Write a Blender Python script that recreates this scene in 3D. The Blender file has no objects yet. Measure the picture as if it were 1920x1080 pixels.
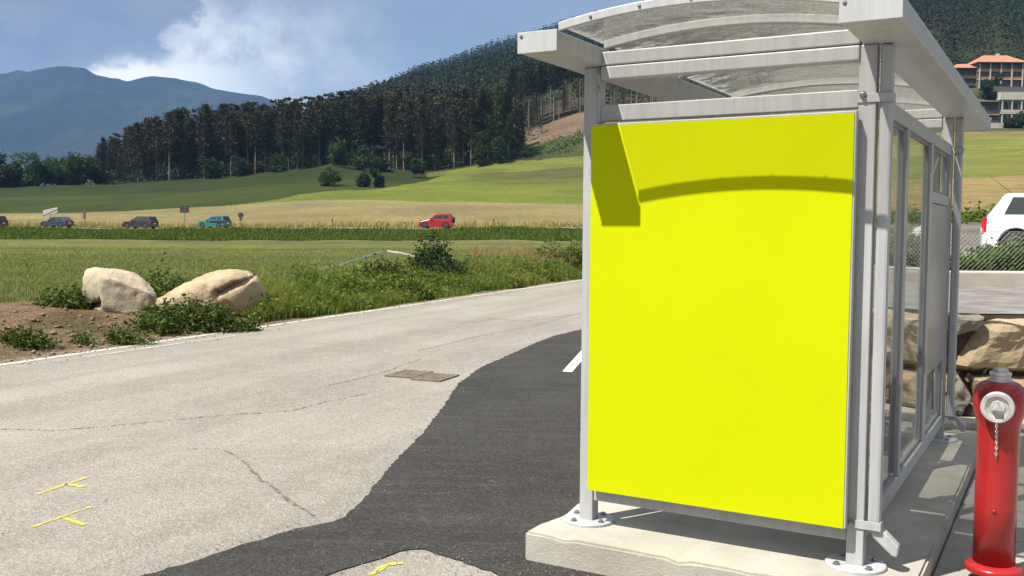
import bpy, bmesh, math, random
import numpy as np
from mathutils import Vector, Matrix, noise as mnoise

scene = bpy.context.scene
COL = scene.collection
rad = math.radians

# ------------------------------------------------------------------ camera
EYE = 1.56
cam_data = bpy.data.cameras.new("camera")
cam_data.sensor_width = 36.0
cam_data.lens = 36.0 * 1829.0 / 1920.0
cam_data.clip_start = 0.05
cam_data.clip_end = 20000
camera = bpy.data.objects.new("camera", cam_data)
COL.objects.link(camera)
camera.matrix_world = (Matrix.Translation((0, 0, EYE))
                       @ Matrix.Rotation(math.pi / 2 - math.atan(109 / 1829), 4, 'X')
                       @ Matrix.Rotation(rad(0.4), 4, 'Z'))
scene.camera = camera

# ------------------------------------------------------------------ light
SUN_EL = 58.0
ce, se = math.cos(rad(SUN_EL)), math.sin(rad(SUN_EL))
TO_SUN = Vector((-0.856 * ce, -0.517 * ce, se))
sd = bpy.data.lights.new("sun", 'SUN')
sd.energy = 4.0
sd.angle = rad(0.5)
sd.color = (1.0, 0.955, 0.88)
sun = bpy.data.objects.new("sun", sd)
COL.objects.link(sun)
sun.rotation_euler = (-TO_SUN).to_track_quat('-Z', 'Y').to_euler()
sun.location = (-20, -15, 40)

world = bpy.data.worlds.new("World")
scene.world = world
world.use_nodes = True


class NT:
    """small node-tree helper"""
    def __init__(self, tree):
        self.t = tree
        self.n = tree.nodes
        self.l = tree.links

    def new(self, typ, **kw):
        nd = self.n.new(typ)
        for k, v in kw.items():
            if k.startswith('i_'):
                nd.inputs[k[2:].replace('_', ' ')].default_value = v
            else:
                setattr(nd, k, v)
        return nd

    def link(self, a, b):
        self.l.new(a, b)

    def put(self, v, sock):
        if isinstance(v, (int, float)):
            sock.default_value = v
        elif isinstance(v, (tuple, list)):
            sock.default_value = tuple(v) if len(v) == 4 or sock.type == 'VECTOR' else (*v, 1)
        else:
            self.l.new(v, sock)

    def m(self, op, a, b=None, c=None, clamp=False):
        nd = self.n.new('ShaderNodeMath')
        nd.operation = op
        nd.use_clamp = clamp
        self.put(a, nd.inputs[0])
        if b is not None:
            self.put(b, nd.inputs[1])
        if c is not None:
            self.put(c, nd.inputs[2])
        return nd.outputs[0]

    def smooth(self, v, lo, hi):
        nd = self.n.new('ShaderNodeMapRange')
        nd.interpolation_type = 'SMOOTHSTEP'
        self.put(v, nd.inputs['Value'])
        nd.inputs['From Min'].default_value = lo
        nd.inputs['From Max'].default_value = hi
        return nd.outputs['Result']

    def mix(self, f, a, b, blend='MIX'):
        nd = self.n.new('ShaderNodeMix')
        nd.data_type = 'RGBA'
        nd.blend_type = blend
        self.put(f, nd.inputs[0])
        self.put(a, nd.inputs[6])
        self.put(b, nd.inputs[7])
        return nd.outputs[2]

    def noise(self, vec, scale, detail=4, rough=0.55, dist=0.0):
        nd = self.n.new('ShaderNodeTexNoise')
        nd.inputs['Scale'].default_value = scale
        nd.inputs['Detail'].default_value = detail
        nd.inputs['Roughness'].default_value = rough
        nd.inputs['Distortion'].default_value = dist
        if vec is not None:
            self.l.new(vec, nd.inputs['Vector'])
        return nd.outputs['Fac']

    def mapping(self, vec, scale=(1, 1, 1), rot=(0, 0, 0), loc=(0, 0, 0)):
        nd = self.n.new('ShaderNodeMapping')
        nd.inputs['Scale'].default_value = scale
        nd.inputs['Rotation'].default_value = rot
        nd.inputs['Location'].default_value = loc
        self.l.new(vec, nd.inputs['Vector'])
        return nd.outputs['Vector']


def build_world():
    w = NT(world.node_tree)
    w.n.clear()
    out = w.new('ShaderNodeOutputWorld')
    bg = w.new('ShaderNodeBackground')
    sky = w.new('ShaderNodeTexSky')
    sky.sky_type = 'NISHITA'
    sky.sun_disc = False
    sky.sun_elevation = rad(SUN_EL)
    sky.sun_rotation = math.atan2(TO_SUN.x, TO_SUN.y)
    sky.altitude = 800
    sky.dust_density = 1.5
    clear = w.mix(1.0, sky.outputs[0], (0.085, 0.085, 0.085), 'MULTIPLY')
    tc = w.new('ShaderNodeTexCoord')
    d = tc.outputs['Generated']
    sep = w.new('ShaderNodeSeparateXYZ')
    w.link(d, sep.inputs[0])
    az = w.m('ARCTAN2', sep.outputs[0], sep.outputs[1])
    el = w.m('ARCSINE', sep.outputs[2])
    big = w.noise(w.mapping(d, (1, 1, 2.2)), 2.6, 5, 0.55, 0.3)
    mid = w.noise(w.mapping(d, (1, 1, 1.6)), 9.0, 6, 0.6, 0.2)
    fine = w.noise(d, 26.0, 6, 0.62)
    n1 = w.m('SUBTRACT', mid, 0.5)
    n2 = w.m('SUBTRACT', fine, 0.5)
    wob = w.m('ADD', w.m('MULTIPLY', n1, 0.12), w.m('MULTIPLY', n2, 0.09))
    # heavy grey-blue deck (left part of the view): everything left of a ragged edge and above a ragged base
    edge = w.m('ADD', w.m('MULTIPLY_ADD', el, 0.55, -0.425), wob)
    inside_az = w.smooth(w.m('SUBTRACT', edge, az), -0.003, 0.014)
    base_line = w.m('ADD', w.m('MULTIPLY_ADD', az, 0.22, 0.226), w.m('MULTIPLY', wob, 0.45))
    inside_el = w.smooth(w.m('SUBTRACT', el, base_line), -0.006, 0.016)
    deck = w.m('MULTIPLY', inside_az, inside_el)
    deckcol = w.mix(w.smooth(mid, 0.3, 0.7), (0.082, 0.106, 0.155), (0.125, 0.146, 0.190))
    # lighter high cloud over the rest
    rest = w.mix(w.smooth(big, 0.32, 0.68), (0.078, 0.102, 0.146), (0.128, 0.150, 0.188))
    rest = w.mix(0.15, rest, clear)
    # sunlit cloud flank along the edge of the deck, brightest just beside it and above the ridge
    near = w.m('SUBTRACT', az, edge)
    flank = w.m('MULTIPLY', w.smooth(near, -0.05, 0.01), w.m('SUBTRACT', 1.0, w.smooth(near, 0.0, 0.24)))
    flank = w.m('MULTIPLY', flank, w.m('SUBTRACT', 1.0, w.smooth(el, 0.17, 0.27)))
    flank = w.m('MULTIPLY', flank, w.smooth(w.m('ADD', fine, mid), 0.55, 1.2))
    low = w.m('MULTIPLY', w.m('SUBTRACT', 1.0, inside_el), w.m('SUBTRACT', 1.0, w.smooth(az, -0.36, -0.18)))
    lowfade = w.m('SUBTRACT', 1.0, w.smooth(el, 0.02, 0.34))
    bright = w.m('MAXIMUM', w.m('MULTIPLY', flank, 0.85), w.m('MULTIPLY', low, 1.0))
    bright = w.m('MULTIPLY', bright, w.m('ADD', 0.3, w.m('MULTIPLY', lowfade, 0.8)), clamp=True)
    c = w.mix(bright, rest, (0.56, 0.545, 0.515))
    c = w.mix(deck, c, deckcol)
    # bright cumulus added all round the sky, above the view, for more fill light
    fill_cloud = w.m('MULTIPLY', w.smooth(w.noise(w.mapping(d, (1, 1, 1.3)), 2.1, 7, 0.6, 0.4), 0.42, 0.58), w.smooth(el, 0.26, 0.5))
    c = w.mix(w.m('MULTIPLY', fill_cloud, 0.9), c, (0.50, 0.50, 0.495))
    w.link(c, bg.inputs['Color'])
    bg.inputs['Strength'].default_value = 1.0
    w.link(bg.outputs[0], out.inputs[0])


build_world()

vs = scene.view_settings
vs.view_transform = 'Standard'
vs.look = 'None'
vs.gamma = 1.0
vs.use_curve_mapping = False
vs.exposure = 1.25
scene.render.engine = 'CYCLES'
scene.cycles.max_bounces = 8
scene.cycles.transparent_max_bounces = 24
scene.cycles.volume_bounces = 1
scene.cycles.use_denoising = True
scene.cycles.caustics_reflective = False
scene.cycles.caustics_refractive = False

rng = random.Random(11)
nrng = np.random.default_rng(5)

# ------------------------------------------------------------------ helpers


def tag(o, label=None, cat=None, group=None, kind=None):
    if label:
        o['label'] = label
    if cat:
        o['category'] = cat
    if group:
        o['group'] = group
    if kind:
        o['kind'] = kind
    return o


def empty(name, loc=(0, 0, 0), rz=0.0, parent=None):
    o = bpy.data.objects.new(name, None)
    o.empty_display_size = 0.2
    o.location = loc
    o.rotation_euler = (0, 0, rz)
    COL.objects.link(o)
    if parent:
        o.parent = parent
    return o


def link_mesh(name, me, mat=None, parent=None):
    o = bpy.data.objects.new(name, me)
    COL.objects.link(o)
    if mat is not None and not me.materials:
        me.materials.append(mat)
    if parent is not None:
        o.parent = parent
    return o


def mesh_from(name, verts, faces, smooth=False):
    me = bpy.data.meshes.new(name)
    me.from_pydata([tuple(v) for v in verts], [], [tuple(f) for f in faces])
    me.update()
    if smooth:
        me.shade_smooth()
    return me


def mesh_np(name, verts, faces, smooth=False):
    """verts (n,3), faces (m,k): all faces of the same size k"""
    verts = np.asarray(verts, np.float32)
    faces = np.asarray(faces, np.int32)
    me = bpy.data.meshes.new(name)
    k = faces.shape[1]
    me.vertices.add(len(verts))
    me.vertices.foreach_set('co', verts.ravel())
    me.loops.add(faces.size)
    me.loops.foreach_set('vertex_index', faces.ravel())
    me.polygons.add(len(faces))
    me.polygons.foreach_set('loop_start', np.arange(0, faces.size, k, dtype=np.int32))
    me.update(calc_edges=True)
    me.validate()
    if smooth:
        me.shade_smooth()
    return me


class MB:
    """collects simple solids, then links them as one mesh"""
    def __init__(self):
        self.v = []
        self.f = []

    def add(self, vs_, fs):
        b = len(self.v)
        self.v += [tuple(p) for p in vs_]
        self.f += [tuple(i + b for i in f) for f in fs]
        return self

    def box(self, x0, x1, y0, y1, z0, z1):
        return self.add([(x0, y0, z0), (x1, y0, z0), (x1, y1, z0), (x0, y1, z0),
                         (x0, y0, z1), (x1, y0, z1), (x1, y1, z1), (x0, y1, z1)],
                        [(0, 3, 2, 1), (4, 5, 6, 7), (0, 1, 5, 4), (1, 2, 6, 5), (2, 3, 7, 6), (3, 0, 4, 7)])

    def hexa(self, p):
        return self.add(p, [(0, 3, 2, 1), (4, 5, 6, 7), (0, 1, 5, 4), (1, 2, 6, 5), (2, 3, 7, 6), (3, 0, 4, 7)])

    def tube(self, pts, r, n=8, caps=True):
        pts = [Vector(p) for p in pts]
        rs = r if isinstance(r, (list, tuple)) else [r] * len(pts)
        rings = []
        for i, p in enumerate(pts):
            a = pts[max(i - 1, 0)]
            b = pts[min(i + 1, len(pts) - 1)]
            t = (b - a).normalized()
            ref = Vector((0, 0, 1)) if abs(t.z) < 0.9 else Vector((1, 0, 0))
            s = t.cross(ref).normalized()
            q = s.cross(t)
            rings.append([p + (s * math.cos(2 * math.pi * k / n) + q * math.sin(2 * math.pi * k / n)) * rs[i] for k in range(n)])
        vv = [p for rg in rings for p in rg]
        ff = []
        for i in range(len(pts) - 1):
            for k in range(n):
                a, b = i * n + k, i * n + (k + 1) % n
                ff.append((a, b, b + n, a + n))
        if caps:
            ff.append(tuple(range(n - 1, -1, -1)))
            ff.append(tuple((len(pts) - 1) * n + k for k in range(n)))
        return self.add(vv, ff)

    def lathe(self, prof, n=32, axis=None):
        vv, ff = [], []
        for r, z in prof:
            for k in range(n):
                a = 2 * math.pi * k / n
                vv.append((r * math.cos(a), r * math.sin(a), z))
        m_ = len(prof)
        for i in range(m_ - 1):
            for k in range(n):
                a, b = i * n + k, i * n + (k + 1) % n
                ff.append((a, b, b + n, a + n))
        ff.append(tuple(range(n - 1, -1, -1)))
        ff.append(tuple((m_ - 1) * n + k for k in range(n)))
        if axis is not None:
            vv = [axis @ Vector(p) for p in vv]
        return self.add(vv, ff)

    def prism(self, poly, y0, y1):
        """polygon in x-z, extruded along y"""
        n = len(poly)
        vv = [(x, y0, z) for x, z in poly] + [(x, y1, z) for x, z in poly]
        ff = [tuple(range(n)), tuple(range(2 * n - 1, n - 1, -1))]
        for i in range(n):
            j = (i + 1) % n
            ff.append((j, i, i + n, j + n))
        return self.add(vv, ff)

    def build(self, name, mat, parent=None, bevel=0.0, smooth=False, seg=2):
        me = mesh_from(name, self.v, self.f, smooth)
        bm = bmesh.new()
        bm.from_mesh(me)
        bmesh.ops.recalc_face_normals(bm, faces=bm.faces)
        bm.to_mesh(me)
        bm.free()
        o = link_mesh(name, me, mat, parent)
        if bevel:
            md = o.modifiers.new('bevel', 'BEVEL')
            md.width = bevel
            md.segments = seg
            md.limit_method = 'ANGLE'
            md.angle_limit = rad(35)
        return o


def copy_tree(o, parent=None):
    c = o.copy()
    COL.objects.link(c)
    c.parent = parent
    for ch in list(o.children):
        copy_tree(ch, c)
    return c


# ------------------------------------------------------------------ materials


def principled(name):
    m = bpy.data.materials.new(name)
    m.use_nodes = True
    t = NT(m.node_tree)
    b = m.node_tree.nodes['Principled BSDF']
    return m, t, b


def bump(t, b, h, strength=0.3, dist=0.01):
    n = t.new('ShaderNodeBump')
    n.inputs['Strength'].default_value = strength
    n.inputs['Distance'].default_value = dist
    t.link(h, n.inputs['Height'])
    t.link(n.outputs[0], b.inputs['Normal'])


def simple(name, col, rough=0.5, metal=0.0, var=0.12, scale=6.0, spec=None, bmp=0.0, coat=0.0):
    m, t, b = principled(name)
    tc = t.new('ShaderNodeTexCoord')
    n = t.noise(tc.outputs['Object'], scale, 5, 0.6)
    lo = tuple(c * (1 - var) for c in col)
    hi = tuple(min(c * (1 + var), 1) for c in col)
    t.link(t.mix(t.smooth(n, 0.3, 0.7), lo, hi), b.inputs['Base Color'])
    b.inputs['Roughness'].default_value = rough
    b.inputs['Metallic'].default_value = metal
    if spec is not None:
        b.inputs['Specular IOR Level'].default_value = spec
    if coat:
        b.inputs['Coat Weight'].default_value = coat
        b.inputs['Coat Roughness'].default_value = 0.05
    if bmp:
        bump(t, b, t.noise(tc.outputs['Object'], scale * 6, 4), bmp, 0.01)
    return m


def paint_metal(name, col, rough=0.42):
    """powder coated aluminium: faint orange peel, dust and rain streaks"""
    m, t, b = principled(name)
    tc = t.new('ShaderNodeTexCoord')
    g = t.new('ShaderNodeNewGeometry')
    st = t.noise(t.mapping(g.outputs['Position'], (14, 14, 1.2)), 2.0, 5, 0.6)
    sp = t.noise(g.outputs['Position'], 3.0, 5, 0.6)
    lo = tuple(c * 0.86 for c in col)
    c = t.mix(t.smooth(st, 0.35, 0.65), lo, col)
    c = t.mix(t.m('MULTIPLY', t.smooth(sp, 0.5, 0.75), 0.25), c, (col[0] * .8, col[1] * .77, col[2] * .7))
    t.link(c, b.inputs['Base Color'])
    t.put(t.m('MULTIPLY_ADD', sp, 0.25, rough - 0.1), b.inputs['Roughness'])
    bump(t, b, t.noise(tc.outputs['Object'], 260, 2), 0.05, 0.002)
    return m


M = {}
M['grey_paint'] = paint_metal('grey_paint', (0.375, 0.382, 0.388))
M['white_paint'] = paint_metal('white_paint', (0.40, 0.408, 0.412))
M['rubber'] = simple('rubber', (0.02, 0.02, 0.022), 0.8)
M['bolt'] = simple('bolt_steel', (0.32, 0.32, 0.33), 0.35, 0.9)
M['yellow'] = simple('yellow_print', (0.455, 0.505, 0.001), 0.7, 0.0, 0.015, 2.0, spec=0.06)
M['board'] = simple('grey_board', (0.27, 0.275, 0.28), 0.3, 0.0, 0.08, 3)
M['wood'] = simple('bench_timber', (0.42, 0.24, 0.11), 0.55, 0, 0.25, 9)


def two_sided_fresnel(t, normal=None, f0=0.04):
    lw = t.new('ShaderNodeLayerWeight')
    lw.inputs['Blend'].default_value = 0.5
    if normal is not None:
        t.link(normal, lw.inputs['Normal'])
    return t.m('MULTIPLY_ADD', t.m('POWER', lw.outputs['Facing'], 5.0), 1 - f0, f0, clamp=True)


def glass_mat(name, tint=(0.93, 0.96, 0.95), extra=0.05, haze_=0.05):
    m = bpy.data.materials.new(name)
    m.use_nodes = True
    t = NT(m.node_tree)
    t.n.clear()
    out = t.new('ShaderNodeOutputMaterial')
    tr = t.new('ShaderNodeBsdfTransparent')
    tr.inputs[0].default_value = (*tint, 1)
    gl = t.new('ShaderNodeBsdfGlossy')
    gl.inputs['Roughness'].default_value = 0.02
    df = t.new('ShaderNodeBsdfDiffuse')
    df.inputs[0].default_value = (0.5, 0.5, 0.48, 1)
    fr = two_sided_fresnel(t)
    tc = t.new('ShaderNodeTexCoord')
    dust = t.noise(t.mapping(tc.outputs['Object'], (2, 2, 0.7)), 3, 5, 0.65)
    mx = t.new('ShaderNodeMixShader')
    t.put(t.m('MULTIPLY', t.smooth(dust, 0.35, 0.75), haze_ * 2), mx.inputs[0])
    t.link(tr.outputs[0], mx.inputs[1])
    t.link(df.outputs[0], mx.inputs[2])
    m2 = t.new('ShaderNodeMixShader')
    t.put(t.m('ADD', fr, extra, clamp=True), m2.inputs[0])
    t.link(mx.outputs[0], m2.inputs[1])
    t.link(gl.outputs[0], m2.inputs[2])
    t.link(m2.outputs[0], out.inputs[0])
    return m


M['glass'] = glass_mat('clear_glass')


def poly_roof():
    m = bpy.data.materials.new('polycarbonate')
    m.use_nodes = True
    t = NT(m.node_tree)
    t.n.clear()
    out = t.new('ShaderNodeOutputMaterial')
    tc = t.new('ShaderNodeTexCoord')
    o = tc.outputs['Object']
    nz = t.noise(o, 7, 4, 0.55, 0.8)
    nf = t.noise(t.mapping(o, (1, 0.5, 1)), 34, 5, 0.65)
    bp = t.new('ShaderNodeBump')
    bp.inputs['Strength'].default_value = 0.35
    bp.inputs['Distance'].default_value = 0.05
    t.link(nz, bp.inputs['Height'])
    tr = t.new('ShaderNodeBsdfTransparent')
    tr.inputs[0].default_value = (0.96, 0.945, 0.91, 1)
    tl = t.new('ShaderNodeBsdfTranslucent')
    t.link(t.mix(t.smooth(nf, 0.3, 0.7), (0.30, 0.27, 0.22), (0.50, 0.47, 0.40)), tl.inputs[0])
    gl = t.new('ShaderNodeBsdfGlossy')
    gl.inputs['Roughness'].default_value = 0.04
    t.link(bp.outputs[0], gl.inputs['Normal'])
    fr = two_sided_fresnel(t, bp.outputs[0], 0.05)
    a = t.new('ShaderNodeMixShader')
    a.inputs[0].default_value = 0.07
    t.link(tr.outputs[0], a.inputs[1])
    t.link(tl.outputs[0], a.inputs[2])
    b = t.new('ShaderNodeMixShader')
    t.put(t.m('MULTIPLY', fr, 1.15, clamp=True), b.inputs[0])
    t.link(a.outputs[0], b.inputs[1])
    t.link(gl.outputs[0], b.inputs[2])
    t.link(b.outputs[0], out.inputs[0])
    return m


M['poly'] = poly_roof()


def concrete(name, col, dirt=0.5, scale=1.0):
    m, t, b = principled(name)
    g = t.new('ShaderNodeNewGeometry')
    p = g.outputs['Position']
    n1 = t.noise(p, 2.2 * scale, 6, 0.6)
    n2 = t.noise(p, 18 * scale, 5, 0.65)
    n3 = t.noise(p, 90 * scale, 3, 0.6)
    c = t.mix(t.smooth(n1, 0.3, 0.72), tuple(x * (1 - 0.35 * dirt) for x in col), col)
    c = t.mix(t.m('MULTIPLY', t.smooth(n2, 0.52, 0.78), 0.55 * dirt), c, tuple(x * 0.55 for x in col))
    v = t.new('ShaderNodeTexVoronoi')
    v.inputs['Scale'].default_value = 60 * scale
    t.link(p, v.inputs['Vector'])
    c = t.mix(t.m('SUBTRACT', 0.35, t.smooth(v.outputs['Distance'], 0.04, 0.09), clamp=True), c, tuple(x * 0.45 for x in col))
    t.link(c, b.inputs['Base Color'])
    b.inputs['Roughness'].default_value = 0.9
    b.inputs['Specular IOR Level'].default_value = 0.2
    bump(t, b, t.m('ADD', n3, t.m('MULTIPLY', n2, 1.2)), 0.35, 0.008)
    return m


M['slab'] = concrete('slab_concrete', (0.42, 0.395, 0.335), 0.8)
M['kerb'] = concrete('kerb_concrete', (0.45, 0.41, 0.345))
M['paver'] = concrete('paver_concrete', (0.31, 0.295, 0.265), 0.7)


def asphalt_old():
    m, t, b = principled('old_asphalt')
    g = t.new('ShaderNodeNewGeometry')
    p = g.outputs['Position']
    # tracks run along the road
    rot = t.mapping(p, (1, 1, 1), (0, 0, rad(22)))
    trk = t.noise(t.mapping(rot, (1.0, 0.06, 1)), 0.9, 4, 0.55)
    big = t.noise(p, 0.35, 5, 0.6)
    med = t.noise(p, 3.2, 6, 0.65)
    v = t.new('ShaderNodeTexVoronoi')
    v.inputs['Scale'].default_value = 75
    t.link(p, v.inputs['Vector'])
    v2 = t.new('ShaderNodeTexVoronoi')
    v2.inputs['Scale'].default_value = 34
    t.link(p, v2.inputs['Vector'])
    base = t.mix(t.smooth(big, 0.3, 0.7), (0.205, 0.190, 0.165), (0.275, 0.254, 0.218))
    base = t.mix(t.m('MULTIPLY', t.smooth(trk, 0.42, 0.6), 0.65), base, (0.172, 0.161, 0.142))
    base = t.mix(t.m('MULTIPLY', t.smooth(med, 0.48, 0.72), 0.35), base, (0.315, 0.288, 0.245))
    sepc = t.new('ShaderNodeSeparateColor')
    t.link(v.outputs['Color'], sepc.inputs[0])
    sp2 = t.new('ShaderNodeSeparateColor')
    t.link(v2.outputs['Color'], sp2.inputs[0])
    base = t.mix(t.m('MULTIPLY', t.smooth(sepc.outputs[0], 0.55, 1.0), 0.38), base, (0.40, 0.37, 0.32))
    base = t.mix(t.m('MULTIPLY', t.smooth(sepc.outputs[1], 0.55, 1.0), 0.34), base, (0.115, 0.108, 0.095))
    base = t.mix(t.m('MULTIPLY', t.smooth(sp2.outputs[1], 0.75, 0.95), 0.25), base, (0.13, 0.12, 0.105))
    stain = t.noise(p, 0.9, 5, 0.6, 0.8)
    base = t.mix(t.m('MULTIPLY', t.smooth(stain, 0.56, 0.72), 0.35), base, (0.155, 0.146, 0.128))
    t.link(base, b.inputs['Base Color'])
    b.inputs['Roughness'].default_value = 0.92
    b.inputs['Specular IOR Level'].default_value = 0.2
    bump(t, b, t.m('ADD', v.outputs['Distance'], t.m('MULTIPLY', v2.outputs['Distance'], 0.7)), 0.5, 0.012)
    return m


def asphalt_new():
    m, t, b = principled('new_asphalt')
    g = t.new('ShaderNodeNewGeometry')
    p = g.outputs['Position']
    big = t.noise(p, 0.9, 5, 0.6)
    strk = t.noise(t.mapping(p, (1.6, 9, 1), (0, 0, rad(6))), 1.0, 5, 0.6)
    med = t.noise(p, 9, 6, 0.7)
    v = t.new('ShaderNodeTexVoronoi')
    v.inputs['Scale'].default_value = 110
    t.link(p, v.inputs['Vector'])
    sp = t.new('ShaderNodeSeparateColor')
    t.link(v.outputs['Color'], sp.inputs[0])
    c = t.mix(t.smooth(big, 0.3, 0.7), (0.021, 0.0195, 0.017), (0.033, 0.031, 0.027))
    c = t.mix(t.m('MULTIPLY', t.smooth(strk, 0.48, 0.68), 0.5), c, (0.060, 0.056, 0.050))
    c = t.mix(t.m('MULTIPLY', t.smooth(med, 0.54, 0.76), 0.5), c, (0.075, 0.080, 0.072))
    dust = t.noise(p, 2.6, 7, 0.72, 0.5)
    c = t.mix(t.m('MULTIPLY', t.smooth(dust, 0.60, 0.78), 0.5), c, (0.15, 0.142, 0.128))
    c = t.mix(t.m('MULTIPLY', t.smooth(sp.outputs[0], 0.6, 1.0), 0.5), c, (0.095, 0.088, 0.078))
    c = t.mix(t.m('MULTIPLY', t.smooth(sp.outputs[1], 0.6, 1.0), 0.7), c, (0.010, 0.010, 0.010))
    t.link(c, b.inputs['Base Color'])
    b.inputs['Roughness'].default_value = 0.8
    b.inputs['Specular IOR Level'].default_value = 0.3
    bump(t, b, t.m('ADD', v.outputs['Distance'], t.m('MULTIPLY', med, 0.5)), 0.6, 0.01)
    return m


M['road'] = asphalt_old()
M['new_asphalt'] = asphalt_new()
M['drive_asphalt'] = simple('drive_asphalt', (0.17, 0.16, 0.145), 0.9, 0, 0.25, 3, spec=0.2)
M['pale_asphalt'] = simple('pale_asphalt', (0.20, 0.19, 0.175), 0.9, 0, 0.2, 3, spec=0.2)


def worn_paint(name, col, wear=0.5, scale=18):
    """painted marking with rubbed-away holes showing what lies below"""
    m = bpy.data.materials.new(name)
    m.use_nodes = True
    t = NT(m.node_tree)
    b = m.node_tree.nodes['Principled BSDF']
    out = m.node_tree.nodes['Material Output']
    g = t.new('ShaderNodeNewGeometry')
    n = t.noise(g.outputs['Position'], scale, 6, 0.7)
    n2 = t.noise(g.outputs['Position'], scale * 5, 3, 0.7)
    b.inputs['Base Color'].default_value = (*col, 1)
    b.inputs['Roughness'].default_value = 0.8
    tr = t.new('ShaderNodeBsdfTransparent')
    mx = t.new('ShaderNodeMixShader')
    t.put(t.smooth(t.m('ADD', n, t.m('MULTIPLY', n2, 0.6)), wear, wear + 0.18), mx.inputs[0])
    t.link(tr.outputs[0], mx.inputs[1])
    t.link(b.outputs[0], mx.inputs[2])
    t.link(mx.outputs[0], out.inputs[0])
    return m


M['line'] = worn_paint('worn_white_line', (0.46, 0.425, 0.35), 0.62)
M['white_mark'] = worn_paint('white_marking', (0.62, 0.61, 0.58), 0.3)
M['spray'] = worn_paint('yellow_spray', (0.52, 0.44, 0.035), 0.66, 30)
M['crack'] = worn_paint('crack_filler', (0.10, 0.092, 0.080), 0.74, 22)


def leaf_mat(name, c1, c2, c3=None, rough=0.6, trans=0.35, obj_var=0.25):
    m = bpy.data.materials.new(name)
    m.use_nodes = True
    t = NT(m.node_tree)
    b = m.node_tree.nodes['Principled BSDF']
    out = m.node_tree.nodes['Material Output']
    g = t.new('ShaderNodeNewGeometry')
    oi = t.new('ShaderNodeObjectInfo')
    c = t.mix(g.outputs['Random Per Island'], c1, c2)
    nz = t.noise(g.outputs['Position'], 0.35, 3, 0.6)
    if c3:
        c = t.mix(t.m('MULTIPLY', t.smooth(nz, 0.45, 0.7), 0.7), c, c3)
    hsv = t.new('ShaderNodeHueSaturation')
    t.link(c, hsv.inputs['Color'])
    t.put(t.m('MULTIPLY_ADD', oi.outputs['Random'], 2 * obj_var, 1 - obj_var), hsv.inputs['Value'])
    t.put(t.m('MULTIPLY_ADD', oi.outputs['Random'], 0.03, 0.485), hsv.inputs['Hue'])
    t.link(hsv.outputs[0], b.inputs['Base Color'])
    b.inputs['Roughness'].default_value = rough
    b.inputs['Specular IOR Level'].default_value = 0.12
    tl = t.new('ShaderNodeBsdfTranslucent')
    t.link(hsv.outputs[0], tl.inputs[0])
    mx = t.new('ShaderNodeMixShader')
    mx.inputs[0].default_value = trans
    t.link(b.outputs[0], mx.inputs[1])
    t.link(tl.outputs[0], mx.inputs[2])
    t.link(mx.outputs[0], out.inputs[0])
    return m


M['pine'] = leaf_mat('pine_needles', (0.010, 0.016, 0.007), (0.058, 0.058, 0.026), (0.052, 0.042, 0.022), trans=0.15)
M['larch'] = leaf_mat('larch_needles', (0.022, 0.034, 0.010), (0.090, 0.100, 0.030), trans=0.2)
M['spruce'] = leaf_mat('dark_needles', (0.007, 0.014, 0.007), (0.034, 0.044, 0.020), trans=0.15)
M['hill_needles'] = leaf_mat('hill_needles', (0.013, 0.022, 0.010), (0.027, 0.037, 0.016), (0.030, 0.036, 0.016), trans=0.15)
M['broad'] = leaf_mat('broad_leaves', (0.022, 0.050, 0.014), (0.050, 0.092, 0.024), trans=0.3)
M['broad_dark'] = leaf_mat('dark_broad_leaves', (0.015, 0.034, 0.013), (0.034, 0.060, 0.022), trans=0.3)
M['weed'] = leaf_mat('weed_leaves', (0.050, 0.095, 0.012), (0.205, 0.260, 0.045), (0.26, 0.24, 0.06), trans=0.35)
M['shrub'] = leaf_mat('shrub_leaves', (0.026, 0.054, 0.011), (0.115, 0.165, 0.030), trans=0.3)
M['grass'] = leaf_mat('grass_blades', (0.115, 0.135, 0.032), (0.20, 0.215, 0.070), (0.20, 0.19, 0.075), trans=0.35)
M['bankgrass'] = leaf_mat('bank_grass', (0.060, 0.098, 0.012), (0.120, 0.155, 0.028), trans=0.35)
M['drygrass'] = leaf_mat('dry_grass', (0.24, 0.19, 0.07), (0.36, 0.28, 0.11), trans=0.3)
M['ivy'] = leaf_mat('creeper_leaves', (0.030, 0.072, 0.010), (0.125, 0.190, 0.034), trans=0.35)
M['bark'] = simple('bark', (0.075, 0.058, 0.045), 0.9, 0, 0.35, 2)
M['pale_bark'] = simple('pale_bark', (0.15, 0.118, 0.095), 0.9, 0, 0.3, 2)


def rock_mat(name, c1, c2, c3, scale=1.0):
    m, t, b = principled(name)
    tc = t.new('ShaderNodeTexCoord')
    p = tc.outputs['Object']
    n1 = t.noise(p, 1.6 * scale, 6, 0.62, 0.4)
    n2 = t.noise(p, 9 * scale, 6, 0.7)
    n3 = t.noise(p, 55 * scale, 4, 0.7)
    c = t.mix(t.smooth(n1, 0.35, 0.65), c1, c2)
    c = t.mix(t.m('MULTIPLY', t.smooth(n2, 0.52, 0.7), 0.75), c, c3)
    c = t.mix(t.m('MULTIPLY', t.smooth(n3, 0.5, 0.75), 0.45), c, tuple(x * 0.5 for x in c1))
    t.link(c, b.inputs['Base Color'])
    b.inputs['Roughness'].default_value = 0.92
    b.inputs['Specular IOR Level'].default_value = 0.2
    bump(t, b, t.m('ADD', n2, t.m('MULTIPLY', n3, 0.5)), 0.7, 0.03)
    return m


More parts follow.
